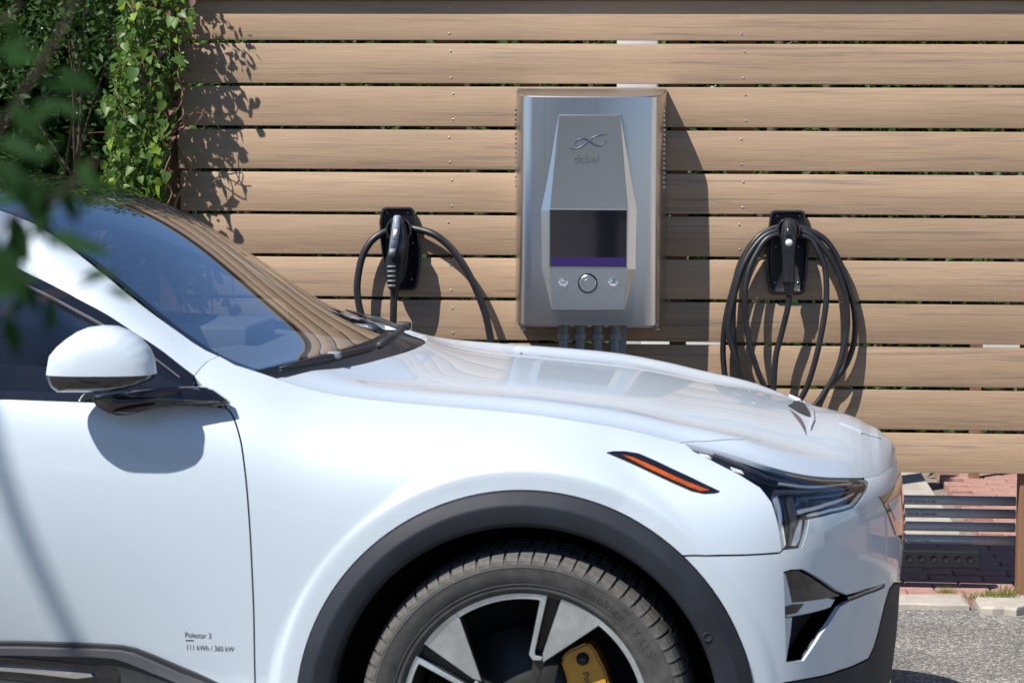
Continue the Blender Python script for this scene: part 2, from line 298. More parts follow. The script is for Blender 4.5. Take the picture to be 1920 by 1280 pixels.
# ================================================================== FENCE
fence = empty('fence', F_O, FENCE_RZ, label='tan composite slat fence with narrow gaps behind the white car', cat='fence')
PIT = .1518; ZT0 = 2.0215; BH = .1402; LX = -1.205; RX = 4.0; BT = .025
tops = [ZT0 + PIT] + [ZT0 - PIT * k for k in range(0, 10)]
bmsh = None
for k, z in enumerate(tops):
    if bmsh is None:
        o = MB().box((LX, 0, -BH), (RX, BT, 0), .0035).build('board', M['board'], fence, smooth=True, auto=25); bmsh = o.data
    else: o = bpy.data.objects.new('board', bmsh); link(o, fence)
    o.location = ((k * 7 % 5) * .004, rng.uniform(-.001, .001), z + rng.uniform(-.0008, .0008))
    s = MB()
    for xp in (-.228, .805, 1.82, 2.9):
        for zz in (-.026, -.117):
            if abs(xp-1.82) < .1 and k < 9: pass
            s.lathe([(0, -.0016), (.002, -.002), (.0038, -.0012), (.0042, .002)], (xp + rng.uniform(-.002, .002), 0, zz + rng.uniform(-.003, .003)), n=10)
    s.build('screw_heads', M['screw'], o, kind='stuff')
for xp in (-1.23, -.228, .805, 1.852, 2.9, 3.95):
    MB().box((xp - .046, BT + .001, -.2 if xp != 1.852 else .0), (xp + .046, BT + .094, 2.17), .004).build('post', M['post'], fence, smooth=False)
MB().box((LX - .05, -.032, 2.178), (RX, .13, 2.203), .003).build('cap_rail', M['cap'], fence, smooth=False)
MB().box((.03, BT + .001, .75), (.09, BT + .03, 2.15)).build('backing_batten', M['post'], fence, smooth=False)
MB().box((.56, BT + .001, .75), (.62, BT + .03, 2.15)).build('backing_batten', M['post'], fence, smooth=False)

# ---- conduits and spacer behind the fence
pz = [fpx(1800, y, .17)[2] for y in (938, 962, 987, 1012)]
for k, z in enumerate(pz):
    nm = ('uppermost', 'second from the top', 'third from the top', 'lowest')[k]
    o = fobj(MB().tube([(.3, .17 + .004*k, z), (1.2, .17, z + .001), (1.81, .171, z)], .0172, 20).build('conduit_pipe', M['pconduit'], label=f'grey plastic conduit below the fence, {nm} of the four', cat='pipe', group='conduits stacked behind the fence'))
def text_mesh(name, s, size, mat, parent, fn, thick=0.0006, align='LEFT', space=1.0, **k):
    cu = bpy.data.curves.new('t', 'FONT'); cu.body = s; cu.size = size; cu.align_x = align; cu.extrude = 0.0; cu.resolution_u = 4; cu.space_character = space
    to = bpy.data.objects.new('t', cu); COL.objects.link(to); bpy.context.view_layer.update()
    me = bpy.data.meshes.new_from_object(to.evaluated_get(bpy.context.evaluated_depsgraph_get())); bpy.data.objects.remove(to)
    V = [v.co[:] for v in me.vertices]; Fc = [tuple(p.vertices) for p in me.polygons]
    bm = bmesh.new(); vs = [bm.verts.new(fn(v[0], v[1], thick)) for v in V]
    for f in Fc:
        try: bm.faces.new([vs[i] for i in f])
        except ValueError: pass
    nm = bpy.data.meshes.new(name); bm.to_mesh(nm); bm.free(); nm.materials.append(mat)
    o = bpy.data.objects.new(name, nm); link(o, parent); return props(o, **k)
pipes = [o for o in COL.objects if o.name.startswith('conduit_pipe')]
for k, o in enumerate(pipes):
    s = ['CONDUIT RIGIDE PVC 32MM  SCH 40  E 143', 'RIGID PVC CONDUIT  SCH 40  32MM 90C', '40 PVC-DB2  C22.2', 'PVC CONDUIT  RIGID  SCH40'][k]
    def fn(x, y, t, k=k): 
        a = -.35 + y / .0176; return (1.27 + .02*k + x, .17 - math.cos(a) * .0178, pz[k] + math.sin(a) * .0178)
    text_mesh('print', s, .013, M['print'], o, fn)
b = MB(); zc = fpx(1760, 1045, .11)[2]; x0 = fpx(1640, 1045, .11)[0]; x1 = fpx(1836, 1045, .11)[0]
b.box((x0, .085, zc-.034), (x1, .16, zc+.030), .006)
o = b.build('spacer_block', M['hblack'], smooth=False, label='black plastic spacer block with round holes under the pipes', cat='spacer'); fobj(o)
for i in range(8):
    x = x1 - .035 - i * .0435; MB().lathe([(.0135, -.001), (.0125, -.003), (.0125, -.0008), (0, -.0006)], (x, .085, zc), n=18).build('hole', M['liner'], o)
    
0 and fobj(MB().box((x0 + .01, .10, .0), (x1 - .1, .15, zc - .03)).build('support_block', M['hblack'], smooth=False, label='dark block under the conduit spacer', cat='block'))
fobj(MB().box((fpx(1680, 1022, .13)[0], .12, zc+.0305), (fpx(1693, 1022, .13)[0], .14, zc+.041), .002).build('orange_tag', M['orange'], smooth=False, label='small orange tag beside the black spacer block', cat='tag'))
# white things seen through the gaps
fobj(MB().box((fpx(1157, 80, 1.6)[0], 1.6, .08), (fpx(1235, 80, 1.6)[0], 1.72, 2.6), .01).build('white_post', M['pale'], label='white post seen through the fence gaps above the charger', cat='post'))
rl = empty('white_rail', F_O, FENCE_RZ, label='pale horizontal rail seen through a low fence gap at right', cat='rail'); MB().box((2.0, 3.0, .61), (2.46, 3.04, .73), .01).build('rail', M['pale'], rl, smooth=False); MB().box((1.95, 3.0, .03), (1.999, 3.05, .8)).build('rail_post', M['post'], rl, smooth=False); MB().box((2.461, 3.0, .03), (2.51, 3.05, .8)).build('rail_post', M['post'], rl, smooth=False)
fobj(MB().box((.44, 1.1, .08), (.86, 1.16, 1.0), .01).build('white_box', M['pale'], label='white box seen through the fence gap below the charger', cat='box'))

# ================================================================== CHARGER
ch = empty('wall_charger', F_O, FENCE_RZ, label='brushed steel vehicle charger with dark screen mounted on the fence', cat='charger')
DEP = .222
a = fpx(972, 165, -.005); c = fpx(1252, 165, -.005); xl, xr = a[0], c[0]; xc = (xl + xr) / 2 - .004; hw = (xr - xl) / 2 + .002
ztb = a[2] - .001; ztf = fpx(1100, 181, -DEP)[2]; zb = fpx(1100, 610, -DEP)[2]
sec = [(hw, -.004), (hw*.99, -.06), (hw*.965, -.12), (hw*.935, -.16), (hw*.89, -.188), (hw*.835, -.202), (hw*.77, -.2085), (hw*.70, -.2115), (hw*.5, -.2168), (hw*.25, -.2208), (0, -DEP)]
sec = sec + [(-x, y) for x, y in sec[-2::-1]]
sec = [tuple(p) for p in catmull(sec, 4)]
b = MB(); n = len(sec); NZ = 16
def bowz(t): return 1 - .055 * (2*t - 1)**2
def zt(y): return ztb + (ztf - ztb) * min(1, (-y / DEP)) ** 1.0
V = []; Fc = []
for j in range(NZ + 1):
    for x, y in sec: V.append((xc + x, y * bowz(j / NZ), zb + (zt(y) - .004 - zb) * j / NZ))
for j in range(NZ):
    for i in range(n - 1): Fc.append((j*n+i, j*n+i+1, (j+1)*n+i+1, (j+1)*n+i))
b.add(V, Fc)
V = [(xc + x, y*bowz(1), zt(y) - .004) for x, y in sec] + [(xc + x*.985, y*.985*bowz(1), zt(y)) for x, y in sec] + [(xc + x*.985, -.004, zt(-.004)) for x, y in sec]
Fc = [(i, i+1, i+1+n, i+n) for i in range(n-1)] + [(i+n, i+1+n, i+1+2*n, i+2*n) for i in range(n-1)]
b.add(V, Fc); b.add([(xc + x, y*bowz(0), zb) for x, y in sec], [tuple(range(n))])
o = b.build('housing', M['steel'], ch, auto=28)
def cpt(px, py, d=0.0):
    return fpx(px, py, -DEP - d)
outer = [(1047,215),(1014,395),(1015,500),(1034,583),(1171,583),(1192,505),(1194,395),(1165,215)]
inner = [(1049,217),(1031,395),(1031,505),(1035,581),(1170,581),(1176,505),(1178,395),(1163,217)]
# the raised centre panel, sides sloping back to the housing
def smoothpoly(p):
    q = []
    for i, a_ in enumerate(p):
        q.append(np.array(a_, float))
        b_ = np.array(p[(i+1) % len(p)], float); q += [np.array(a_) + (b_-np.array(a_)) * t for t in (.25, .5, .75)]
    return q
V = [cpt(*p, .0012) for p in outer] + [cpt(*p, .0140) for p in inner]; V = [(x, (-DEP + .0112*((x-xc)/(.7*hw))**2) * bowz((z-zb)/(ztb-zb)) - .0004 if i < 8 else y, z) for i, (x, y, z) in enumerate(V)]
Fc = [(i, (i+1) % 8, (i+1) % 8 + 8, i + 8) for i in range(8)] + [tuple(range(8, 16))]
MB().add(V, Fc).build('centre_panel', M['steel'], ch, smooth=False, auto=1)
def fbox(name, x0, y0, x1, y1, d0, d1, mat, bev=.001, parent=ch):
    p = cpt(x0, y0, d1); q = cpt(x1, y1, d1); return MB().box((p[0], -DEP-d1, q[2]), (q[0], -DEP-d0, p[2]), bev).build(name, mat, parent, smooth=False)
fr = fbox('screen_frame', 1029.5, 391.5, 1176.5, 503.5, .013, .0162, M['steel'])
scn = fbox('screen', 1031.5, 393.5, 1174.5, 501, .012, .0170, M['screen'], .0004)
fbox('display', 1040, 404, 1166, 492, .0168, .0173, M['screen'], 0, scn); fbox('violet_sheen_band', 1034, 482, 1172, 499, .0168, .0176, M['violet_sheen'], 0, scn)  # violet reflected glow along the screen's lower edge, put in as colour
def disc(name, px, py, rpx, prof, mat, parent=ch, n=40):
    p = cpt(px, py, .015); r = rpx / 535.0; return MB().lathe([(r*q, -h) for q, h in prof], (p[0], -DEP - .015, p[2]), n=n).build(name, mat, parent, auto=30)
disc('button_ring', 1102, 531, 18.5, [(1, -.002), (1, .004), (.93, .006), (.86, .005), (.86, .001)], M['gloss'])
bt = disc('button', 1102, 531, 15.6, [(1.0, .0), (1, .007), (.93, .0085), (.55, .0085), (.52, .0075), (.48, .0085), (0, .0088)], M['steel'])
for x in (1056, 1149.5):
    k_ = disc('key_lock', x, 530, 9, [(1, -.002), (1, .004), (.85, .006), (.75, .0045), (.7, .0055), (0, .0058)], M['chrome'])
    p = cpt(x, 530, .015); MB().box((p[0]-.010, -DEP-.0225, p[2]-.002), (p[0]+.010, -DEP-.0205, p[2]+.002), .0005).build('key_slot', M['satin'], k_, smooth=False)
def curve_tube(name, pts, d, r, mat, parent, n=8):
    P3 = [cpt(*p, d) for p in catmull(pts, 6)]; m = len(P3); rr = [r * min(1, .35 + 3 * min(i, m-1-i) / m) for i in range(m)]
    return MB().tube(P3, rr, n).build(name, mat, parent)
curve_tube('logo', [(1067,278),(1078,279.5),(1090,275),(1102,266),(1114,257),(1126,253.5),(1139,252.5)], .0155, .0024, M['navy'], ch)
curve_tube('logo', [(1077,272),(1082,264),(1090,260.5),(1098,261),(1106,266),(1115,272),(1124,273.5),(1132,270),(1137,262.5)], .0155, .0024, M['navy'], ch)
def fnl(x, y, t):
    p = cpt(1075, 305, .015); return (p[0] + x, -DEP - .0168, p[2] + y)
text_mesh('lettering', 'dcbel', .041, M['steel'], ch, fnl)
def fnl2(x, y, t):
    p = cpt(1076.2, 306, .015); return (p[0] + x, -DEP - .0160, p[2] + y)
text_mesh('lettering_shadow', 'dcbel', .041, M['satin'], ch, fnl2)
for sx in (1, -1):
    v = MB()
    for i in range(17):
        z = fpx(1247, 208 + i * 8.9, -.05)[2]; x = xc + sx * (hw*.982)
        v.box((x - .0015, -.088, z-.0032), (x + .0032, -.040, z+.0032))
    v.build('vent_louvres', M['liner'], ch, smooth=False, kind='stuff'); v = MB()
    for i in range(17):
        z = fpx(1247, 208 + i * 8.9, -.05)[2]; x = xc + sx * (hw*.982)
        v.box((x - .004, -.096, z-.0034), (x + .0025, -.088, z+.0034)); v.box((x - .001, -.040, z-.0030), (x + .0040, -.034, z+.0030))
    v.build('vent_lips', M['chrome'], ch, smooth=False, kind='stuff')
for x in (981, 1231):
    p = fpx(x, 615, -.12); MB().lathe([(.007, .012), (.007, 0), (.011, 0), (.011, -.006), (0, -.009)], (p[0], -.12, p[2]), ax=(0, 0, 1), n=16).build('foot_bolt', M['screw'], ch)
MB().box((fpx(975, 613, -.06)[0], -.06, zb-.02), (fpx(1235, 613, -.06)[0], -.004, zb), .002).build('mounting_plate', M['steel'], ch, smooth=False)
for x in (1057, 1088, 1121, 1153):
    p = fpx(x, 618, -.10)
    pr = [(.0, .02), (.024, .02), (.024, -.010), (.0195, -.013), (.0195, -.035), (.023, -.037), (.023, -.058), (.017, -.06), (.017, -.22)]
    o = MB().lathe(pr, (p[0], -.10, zb), ax=(0, 0, 1), n=20).build('conduit_fitting', M['conduit'], ch, auto=40)
p = fpx(1168, 625, -.09); MB().box((p[0]-.012, -.10, zb-.24), (p[0]+.012, -.07, zb)).build('conduit_strap', M['conduit'], ch, smooth=False)

# ================================================================== HOLSTERS
def holster(polypx, label, win, screws):
    t = empty('cable_holster', F_O, FENCE_RZ, label=label, cat='cable holster', group='black connector holsters on the fence')
    def ring(sh, y):
        cx = np.mean([p[0] for p in polypx]); cy = np.mean([p[1] for p in polypx]); pts = []
        P2 = [np.array(p, float) for p in polypx]; m = len(P2)
        for i in range(m):   # rounded corners
            a_, b_, c_ = P2[i-1], P2[i], P2[(i+1) % m]; r = 9.0
            u = (a_-b_); u = u/np.linalg.norm(u); v = (c_-b_); v = v/np.linalg.norm(v)
            if abs(u @ v) > .97: pts.append(b_); continue
            for q in np.linspace(0, 1, 5): pts.append((1-q)**2*(b_+u*r) + 2*q*(1-q)*b_ + q*q*(b_+v*r))
        return [fpx(cx + (p[0]-cx)*(1 - sh/ (35.0)), cy + (p[1]-cy)*(1 - sh/80.0), y) for p in pts]
    rings = [ring(0, -.001), ring(0, -.020), ring(1.2, -.026), ring(3.6, -.027), ring(6.5, -.015), ring(8, -.012)]
    V = [p for r in rings for p in r]; n = len(rings[0]); Fc = []
    for j in range(len(rings)-1):
        for i in range(n): Fc.append((j*n+i, j*n+(i+1) % n, (j+1)*n+(i+1) % n, (j+1)*n+i))
    Fc.append(tuple(len(V)-n+i for i in range(n)))
    MB().add(V, Fc).build('back_plate', M['hblack'], t, auto=50)
    for s in screws:
        p = fpx(*s, -.012); MB().lathe([(0, -.004), (.003, -.0035), (.0042, -.001), (.0042, .002)], (p[0], -.012, p[2]), n=12).build('screw', M['screw'], t)
    px, py, r1 = win; p = fpx(px, py, -.02)
    MB().lathe([(r1*1.15, -.0), (r1*1.15, -.055), (r1, -.058), (r1*.93, -.055), (r1*.9, -.002)], (p[0], -.01, p[2]), n=28).build('socket', M['gloss'], t)
    return t
holster([(716,388),(775,388),(783,425),(790,470),(788,505),(781,544),(728,544),(720,505),(713,450),(711,415)], 'black holster with side-mounted charging plug left of the charger', (750, 430, .040), [(726,399),(765,399),(771,438),(774,456),(772,523)])
holster([(1445,394),(1509,394),(1514,430),(1516,470),(1513,515),(1508,552),(1443,552),(1437,515),(1436,480),(1440,430)], 'black holster with drooping cable coils right of the charger', (1478, 430, .036), [(1457,405),(1500,405),(1454,462),(1497,462),(1453,530),(1496,530)])

def fcurve(pts, n=8): return catmull([fpx(*p) for p in pts], n)
# right cable: three loops and the drop, with the plug
rc = empty('charging_cable', F_O, FENCE_RZ, label='black charging cable in several loose loops on the right holster, silver cap on its plug', cat='charging cable')
Z = lambda x, y, d: (1320 + x/3.047, 360 + y/3.047, d)
loops = [
 [Z(485,590,-.075), Z(482,640,-.075), Z(470,700,-.075), Z(440,820,-.07), Z(412,930,-.07), Z(400,1070,-.07), Z(398,1200,-.07), Z(430,1330,-.07), Z(560,1400,-.06), Z(690,1360,-.05), Z(800,1200,-.05), Z(822,980,-.05)][:8] + [Z(500,1400,-.07), Z(600,1330,-.05), Z(700,1130,-.03), Z(750,1070,-.03), Z(815,980,-.03), Z(858,850,-.03), Z(860,700,-.03), Z(830,560,-.035), Z(775,400,-.04), Z(700,280,-.04), Z(600,218,-.035), Z(480,190,-.03), Z(360,222,-.04), Z(285,285,-.05), Z(205,430,-.05), Z(155,590,-.05), Z(125,720,-.045), Z(110,850,-.04), Z(112,980,-.04), Z(140,1130,-.04), Z(250,1290,-.05), Z(450,1340,-.06), Z(620,1230,-.07), Z(700,1125,-.07), Z(755,1030,-.07), Z(795,900,-.065), Z(818,760,-.06), Z(812,620,-.06), Z(772,480,-.06), Z(700,340,-.06), Z(600,240,-.05), Z(480,215,-.04), Z(365,240,-.05), Z(290,310,-.06), Z(220,430,-.07), Z(175,580,-.075), Z(145,720,-.075), Z(140,810,-.075), Z(165,900,-.075), Z(190,1000,-.07), Z(240,1150,-.06), Z(380,1270,-.06), Z(520,1210,-.07), Z(580,1130,-.075), Z(625,1000,-.08), Z(662,850,-.08), Z(692,680,-.075), Z(700,560,-.07), Z(690,430,-.065), Z(650,330,-.06), Z(600,262,-.05), Z(480,240,-.045), Z(368,262,-.06), Z(300,350,-.07), Z(255,450,-.08), Z(235,560,-.085), Z(235,650,-.085), Z(243,760,-.08), Z(265,890,-.08), Z(290,970,-.08), Z(318,1050,-.08), Z(380,1180,-.07)]]
MB().tube(fcurve(loops[0], 7), .0104, 12).build('cable', M['cable'], rc)
# second strand beside the outer left loop
MB().tube(fcurve([Z(345,240,-.02), Z(270,300,-.02), Z(195,440,-.025), Z(172,600,-.03), Z(165,720,-.03), Z(168,830,-.03), Z(178,930,-.03), Z(215,1080,-.03), Z(300,1200,-.04)], 7), .0104, 12).build('cable', M['cable'], rc)
def seg(name, px, y0, y1, r0, r1, d, mat, parent, n=24, sq=1.0):
    p0 = fpx(px[0], y0, d); p1 = fpx(px[1], y1, d); return MB().tube([p0, p1], [r0, r1], n).build(name, mat, parent, auto=40)
P3 = [fpx(1480, 420, -.045), fpx(1480, 434, -.075), fpx(1479, 455, -.088), fpx(1479, 480, -.088), fpx(1479, 508, -.084), fpx(1478.5, 528, -.08), fpx(1478.5, 531, -.08)]
MB().tube(catmull(P3, 5), [float(v) for v in np.interp(np.linspace(0, 6, 31), range(7), [.028, .029, .027, .0225, .0215, .0235, .019])], 24).build('connector', M['grip'], rc)
for k in range(4):
    seg('strain_relief', (1479.5, 1480), 530 + k*6, 535 + k*6, .0215 - k*.002, .0205 - k*.002, -.078, M['hblack'], rc)
p = fpx(1479.5, 455, -.115); MB().lathe([(0, -.006), (.006, -.005), (.0115, -.001), (.013, .004), (.013, .014)], (p[0], -.115, p[2]), ax=(0, 1, 0), n=24).build('release_cap', M['silver'], rc)
MB().tube([fpx(1479, 418, -.05), fpx(1478, 428, -.092), fpx(1479, 446, -.108)], [.008, .0105, .011], 12).build('latch', M['grip'], rc)
# left cable: heavy loop, with side-on plug
lc = empty('charging_cable', F_O, FENCE_RZ, label='thick black charging cable in one wide loop on the left holster', cat='charging cable')
MB().tube(fcurve([(739,540,-.075),(738,575,-.075),(737,620,-.07),(735,700,-.06),(760,790,-.06),(830,820,-.06),(900,780,-.06),(925,700,-.06),(917,620,-.06),(903,568,-.06),(878,512,-.06),(848,468,-.055),(818,442,-.05),(788,431,-.035),(750,426,-.02),(715,438,-.04),(693,456,-.05),(678,486,-.055),(670,530,-.06),(672,566,-.06),(681,602,-.06),(700,660,-.06),(760,760,-.05)], 8), .0128, 14).build('cable', M['cable'], lc)
def pp(poly, d0, d1, name, mat, bev=.002):
    pts = [fpx(x, y, d0) for x, y in poly]; b = MB().prism([(p[0], p[2]) for p in pts], d0, d1, lambda a, b_, y: (a, y, b_))
    bm = bmesh.new(); vs = [bm.verts.new(v) for v in b.V]; [bm.faces.new([vs[i] for i in f]) for f in b.F]; bmesh.ops.recalc_face_normals(bm, faces=bm.faces)
    bmesh.ops.bevel(bm, geom=bm.edges[:], offset=bev, segments=2, affect='EDGES'); me = bpy.data.meshes.new(name); bm.to_mesh(me); bm.free(); me.materials.append(mat)
    me.polygons.foreach_set('use_smooth', [True]*len(me.polygons)); o = bpy.data.objects.new(name, me); link(o, lc); return o
pp([(733,412),(749,403),(758,420),(765,455),(761,500),(756,522),(744,541),(729,541),(722,520),(722,490),(727,470),(731,440)], -.115, -.04, 'connector_body', M['grip'], .006)
pp([(738,404),(750,404),(749,432),(743,468),(738,482),(728,482),(731,455),(735,425)], -.128, -.10, 'connector_face', M['conn'], .003)
pp([(738,430),(745,430),(743,448),(736,448)], -.131, -.12, 'face_plate', M['silver'], .001)
pp([(730,466),(742,466),(740,480),(728,480)], -.131, -.12, 'latch_button', M['conduit'], .002)
for k in range(5):
    pp([(726,498+k*9),(742,498+k*9),(741,502+k*9),(726,502+k*9)], -.120, -.05, 'grip_ridge', M['conduit'], .001)
pp([(746,440),(760,450),(757,520),(748,521)], -.10, -.03, 'rear_shroud', M['gloss'], .004)
seg('strain_relief', (739.5, 739), 535, 556, .017, .0135, -.078, M['hblack'], lc)

# ================================================================== CAR BODY SURFACES
ctrl = [(-4.02,.70),(-3.93,.86),(-3.6,.945),(-3.0,.972),(-2.2,.972),(-1.3,.972),(-.6,.972),(-.15,.972),(.2,.968),(.38,.955),(.50,.932),(.60,.885),(.68,.80),(.755,.65),(.822,.45),(.864,.22),(.880,0)]
ctrl = ctrl + [(x, -y) for x, y in ctrl[-2::-1]]
ctrl = np.array(ctrl); ch_l = np.r_[0, np.cumsum(np.hypot(*np.diff(ctrl, axis=0).T))]
tt = np.linspace(0, ch_l[-1], 6001); CX = spline1(ch_l, ctrl[:, 0], tt); CW = spline1(ch_l, ctrl[:, 1], tt)
sl_ = np.r_[0, np.cumsum(np.hypot(np.diff(CX), np.diff(CW)))]; i0 = 3000
i_x0 = int(np.argmin(np.abs(CX[:i0]))); CS = sl_ - sl_[i_x0]; S_N = CS[i0]
dX = np.gradient(CX, CS); dW = np.gradient(CW, CS); L_ = np.hypot(dX, dW); nX = -dW / L_; nW = dX / L_     # outward normal for near half (w positive outward)
def s_of_x(x): return np.interp(x, CX[:i0+1], CS[:i0+1])
def sx(v): return [(float(s_of_x(a_)), b_) for a_, b_ in v]
dT_tab = sx([(-4.0,-.16),(-3.0,-.19),(-1,-.19),(.3,-.19),(.45,-.182),(.57,-.16),(.68,-.115),(.755,-.075),(.82,-.04),(.858,-.018)]) + [(S_N, -.012), (S_N + .25, -.018)]
k_tab = sx([(-4.0,12.5),(-1.2,12.0),(.25,11.5),(.57,16),(.7,24),(.8,34)]) + [(S_N, 40)]
def smoothtab(tab):
    xs = np.linspace(tab[0][0], S_N + .1, 900); ys = np.interp(xs, [t[0] for t in tab], [t[1] for t in tab]); kk = np.hanning(61); kk /= kk.sum()
    ys2 = np.convolve(np.r_[np.full(30, ys[0]), ys, np.full(30, ys[-1])], kk, 'valid'); return xs, ys2
dTx, dTy = smoothtab(dT_tab); kx_, ky_ = smoothtab(k_tab)
def dT(s): return np.interp(s, dTx, dTy)
Tpx = [(515,707),(560,726),(640,743),(760,756),(900,767.5),(1000,777),(1100,790.5),(1200,810),(1265,828),(1340,845),(1400,861),(1440,874),(1490,888),(1540,895),(1600,896),(1640,894)]
tS = []; tZ = []
OX = CX + nX * dT(CS); OW = CW + nW * dT(CS)
for (px, py) in Tpx:
    o_, d_ = cray(px, py); f = (OX[:i0+1] - o_[0]) * d_[1] - (-OW[:i0+1] - o_[1]) * d_[0]
    k = np.where(np.sign(f[:-1]) != np.sign(f[1:]))[0]
    if len(k) == 0: print('T miss', px, py); continue
    k = k[-1] if False else k[np.argmax(OW[k])]; al = f[k] / (f[k] - f[k+1]); t_ = (OX[k] - o_[0]) / d_[0] if abs(d_[0]) > abs(d_[1]) else (-OW[k] - o_[1]) / d_[1]
    tS.append(CS[k] + al * (CS[k+1]-CS[k])); tZ.append((o_ + t_ * d_)[2])
rear = [(-4.1,1.20),(-3.6,1.245),(-3.0,1.26),(-2.2,1.26),(-1.6,1.25),(-1.2,1.235),(-.95,1.215),(-.78,1.192)]
zs = [float(s_of_x(max(a_, -3.99))) - (0 if a_ > -4 else .25) for a_, _ in rear] + tS + [S_N - .06, S_N, S_N + .06]; zz = [b_ for _, b_ in rear] + tZ + [.887, .885, .887]
print('T', [(round(a_, 3), round(b_, 3)) for a_, b_ in zip(tS, tZ)], 'SN', S_N)
zgx = np.linspace(zs[0], S_N + .06, 1200); zgy = np.interp(zgx, zs, zz); kk = np.hanning(41); kk /= kk.sum(); zgy = np.convolve(np.r_[np.full(20, zgy[0]), zgy, zgy[-2:-22:-1]], kk, 'valid')
def zR(s): return np.interp(s, zgx, zgy)
def Bf(s, q, off=0.0):
    s = np.asarray(s, float); q = np.asarray(q, float); z = zR(s) - q; k = np.interp(s, kx_, ky_)
    d = dT(s) * np.where(q > 0, np.exp(-k * np.maximum(q, 0)), 1 - k * q)
    frt = 1 - np.clip((s - .35) / .5, 0, 1); xx = np.interp(s, CS, CX); dr_ = np.clip((-.30 - xx) / 1.25, 0, 1); dr_ = dr_*dr_*(3-2*dr_); tk = np.clip(.96 - z, 0, .50); d = d - (.03 + .44 * dr_) * tk ** 2 * frt
    # bumper pushes out a little below the bonnet lip
    fr = np.clip((s - (S_N - .75)) / .5, 0, 1); d = d + fr * .014 * np.exp(-((z - .70) / .12) ** 2) - fr * .25 * np.maximum(0, .50 - z) ** 1.6
    X = np.interp(s, CS, CX)
    for ax in (0.0, -2.985):
        r = np.hypot(X - ax, z - .386); zb_ = .386 + .587 * np.clip((z - .386) / np.maximum(r, .05), -1, 1)
        db = dT(s) * np.exp(-k * np.maximum(zR(s) - zb_, .02)); fl = np.maximum(.45 * db, -.022) - 3.2 * np.maximum(0, r - .572) ** 1.35
        e = .0035; d = e * np.logaddexp(d / e, fl / e) - e * math.log(2) * np.exp(-np.abs(d - fl) / .01) * 0
    d = d + off
    return np.stack([X + np.interp(s, CS, nX) * d, -(np.interp(s, CS, CW) + np.interp(s, CS, nW) * d), z], -1)
class Surf:
    def __init__(self, f, u0, u1, v0, v1, nu=500, nv=140, sgn=1):
        self.f = f; self.sgn = sgn; U, V = np.meshgrid(np.linspace(u0, u1, nu), np.linspace(v0, v1, nv), indexing='ij'); self.U = U; self.V = V
        self.P = project(c2w(f(U, V))); self.b = (u0, u1, v0, v1)
        du = np.gradient(self.P, axis=0); dv = np.gradient(self.P, axis=1); J = du[..., 0]*dv[..., 1] - du[..., 1]*dv[..., 0]; sg = np.sign(np.median(J)); self.P[J*sg < 1e-9] = 1e7
    def N(self, u, v, off=0.0):
        e = 6e-3; a_ = self.f(u + e, v) - self.f(u - e, v); b_ = self.f(u, v + e) - self.f(u, v - e); n = np.cross(a_, b_) * self.sgn
        return n / np.maximum(np.linalg.norm(n, axis=-1, keepdims=True), 1e-12)
    def at(self, u, v, off=0.0):
        p = self.f(u, v); return p + self.N(u, v) * off if np.any(off != 0) else p
    def uv(self, pts):
        out = []
        for p in pts:
            d = (self.P[..., 0] - p[0])**2 + (self.P[..., 1] - p[1])**2; i = np.unravel_index(np.argmin(d), d.shape); x = np.array([self.U[i], self.V[i]])
            for _ in range(8):
                g = lambda x_: project(c2w(self.f(x_[0], x_[1]))); e = 1e-3; r = g(x) - p; J = np.stack([(g(x + [e, 0]) - g(x - [e, 0])) / (2*e), (g(x + [0, e]) - g(x - [0, e])) / (2*e)], 1)
                try: st = np.linalg.solve(J.T @ J + np.eye(2) * 20, J.T @ r)
                except Exception: break
                st = np.clip(st, -.03, .03); x2 = x - st
                if np.hypot(*(g(x2) - p)) <= np.hypot(*r): x = x2
                else: break
            out.append(tuple(x))
        return out
def pip(P, poly):
    x, y = P[:, 0], P[:, 1]; c = np.zeros(len(P), bool); n = len(poly); j = n - 1
    for i in range(n):
        xi, yi = poly[i]; xj, yj = poly[j]
        m = ((yi > y) != (yj > y)) & (x < (xj - xi) * (y - yi) / ((yj - yi) if yj != yi else 1e-12) + xi); c ^= m; j = i
    return c
def dens(poly, h, closed=True):
    out = []; n = len(poly)
    for i in range(n if closed else n - 1):
        a_ = np.array(poly[i], float); b_ = np.array(poly[(i+1) % n], float); m = max(1, int(np.ceil(np.hypot(*(b_-a_)) / h)))
        for k in range(m): out.append(tuple(a_ + (b_-a_) * k / m))
    if not closed: out.append(tuple(poly[-1]))
    return out
def strip(line, hw_):
    P_ = np.array(line, float); t = np.gradient(P_, axis=0); t /= np.linalg.norm(t, axis=1, keepdims=True); n = np.stack([-t[:, 1], t[:, 0]], 1)
    return [tuple(p) for p in P_ + n*hw_] + [tuple(p) for p in (P_ - n*hw_)[::-1]]
def cdt(polys, pts):
    V = []; E = []
    for p in polys:
        n0 = len(V); V += [Vector((float(a_), float(b_))) for a_, b_ in p]; E += [(n0+i, n0+(i+1) % len(p)) for i in range(len(p))]
    V += [Vector((float(a_), float(b_))) for a_, b_ in pts]
    r = delaunay_2d_cdt(V, E, [], 0, 1e-6)
    return np.array([(v.x, v.y) for v in r[0]]), np.array([f for f in r[2]])
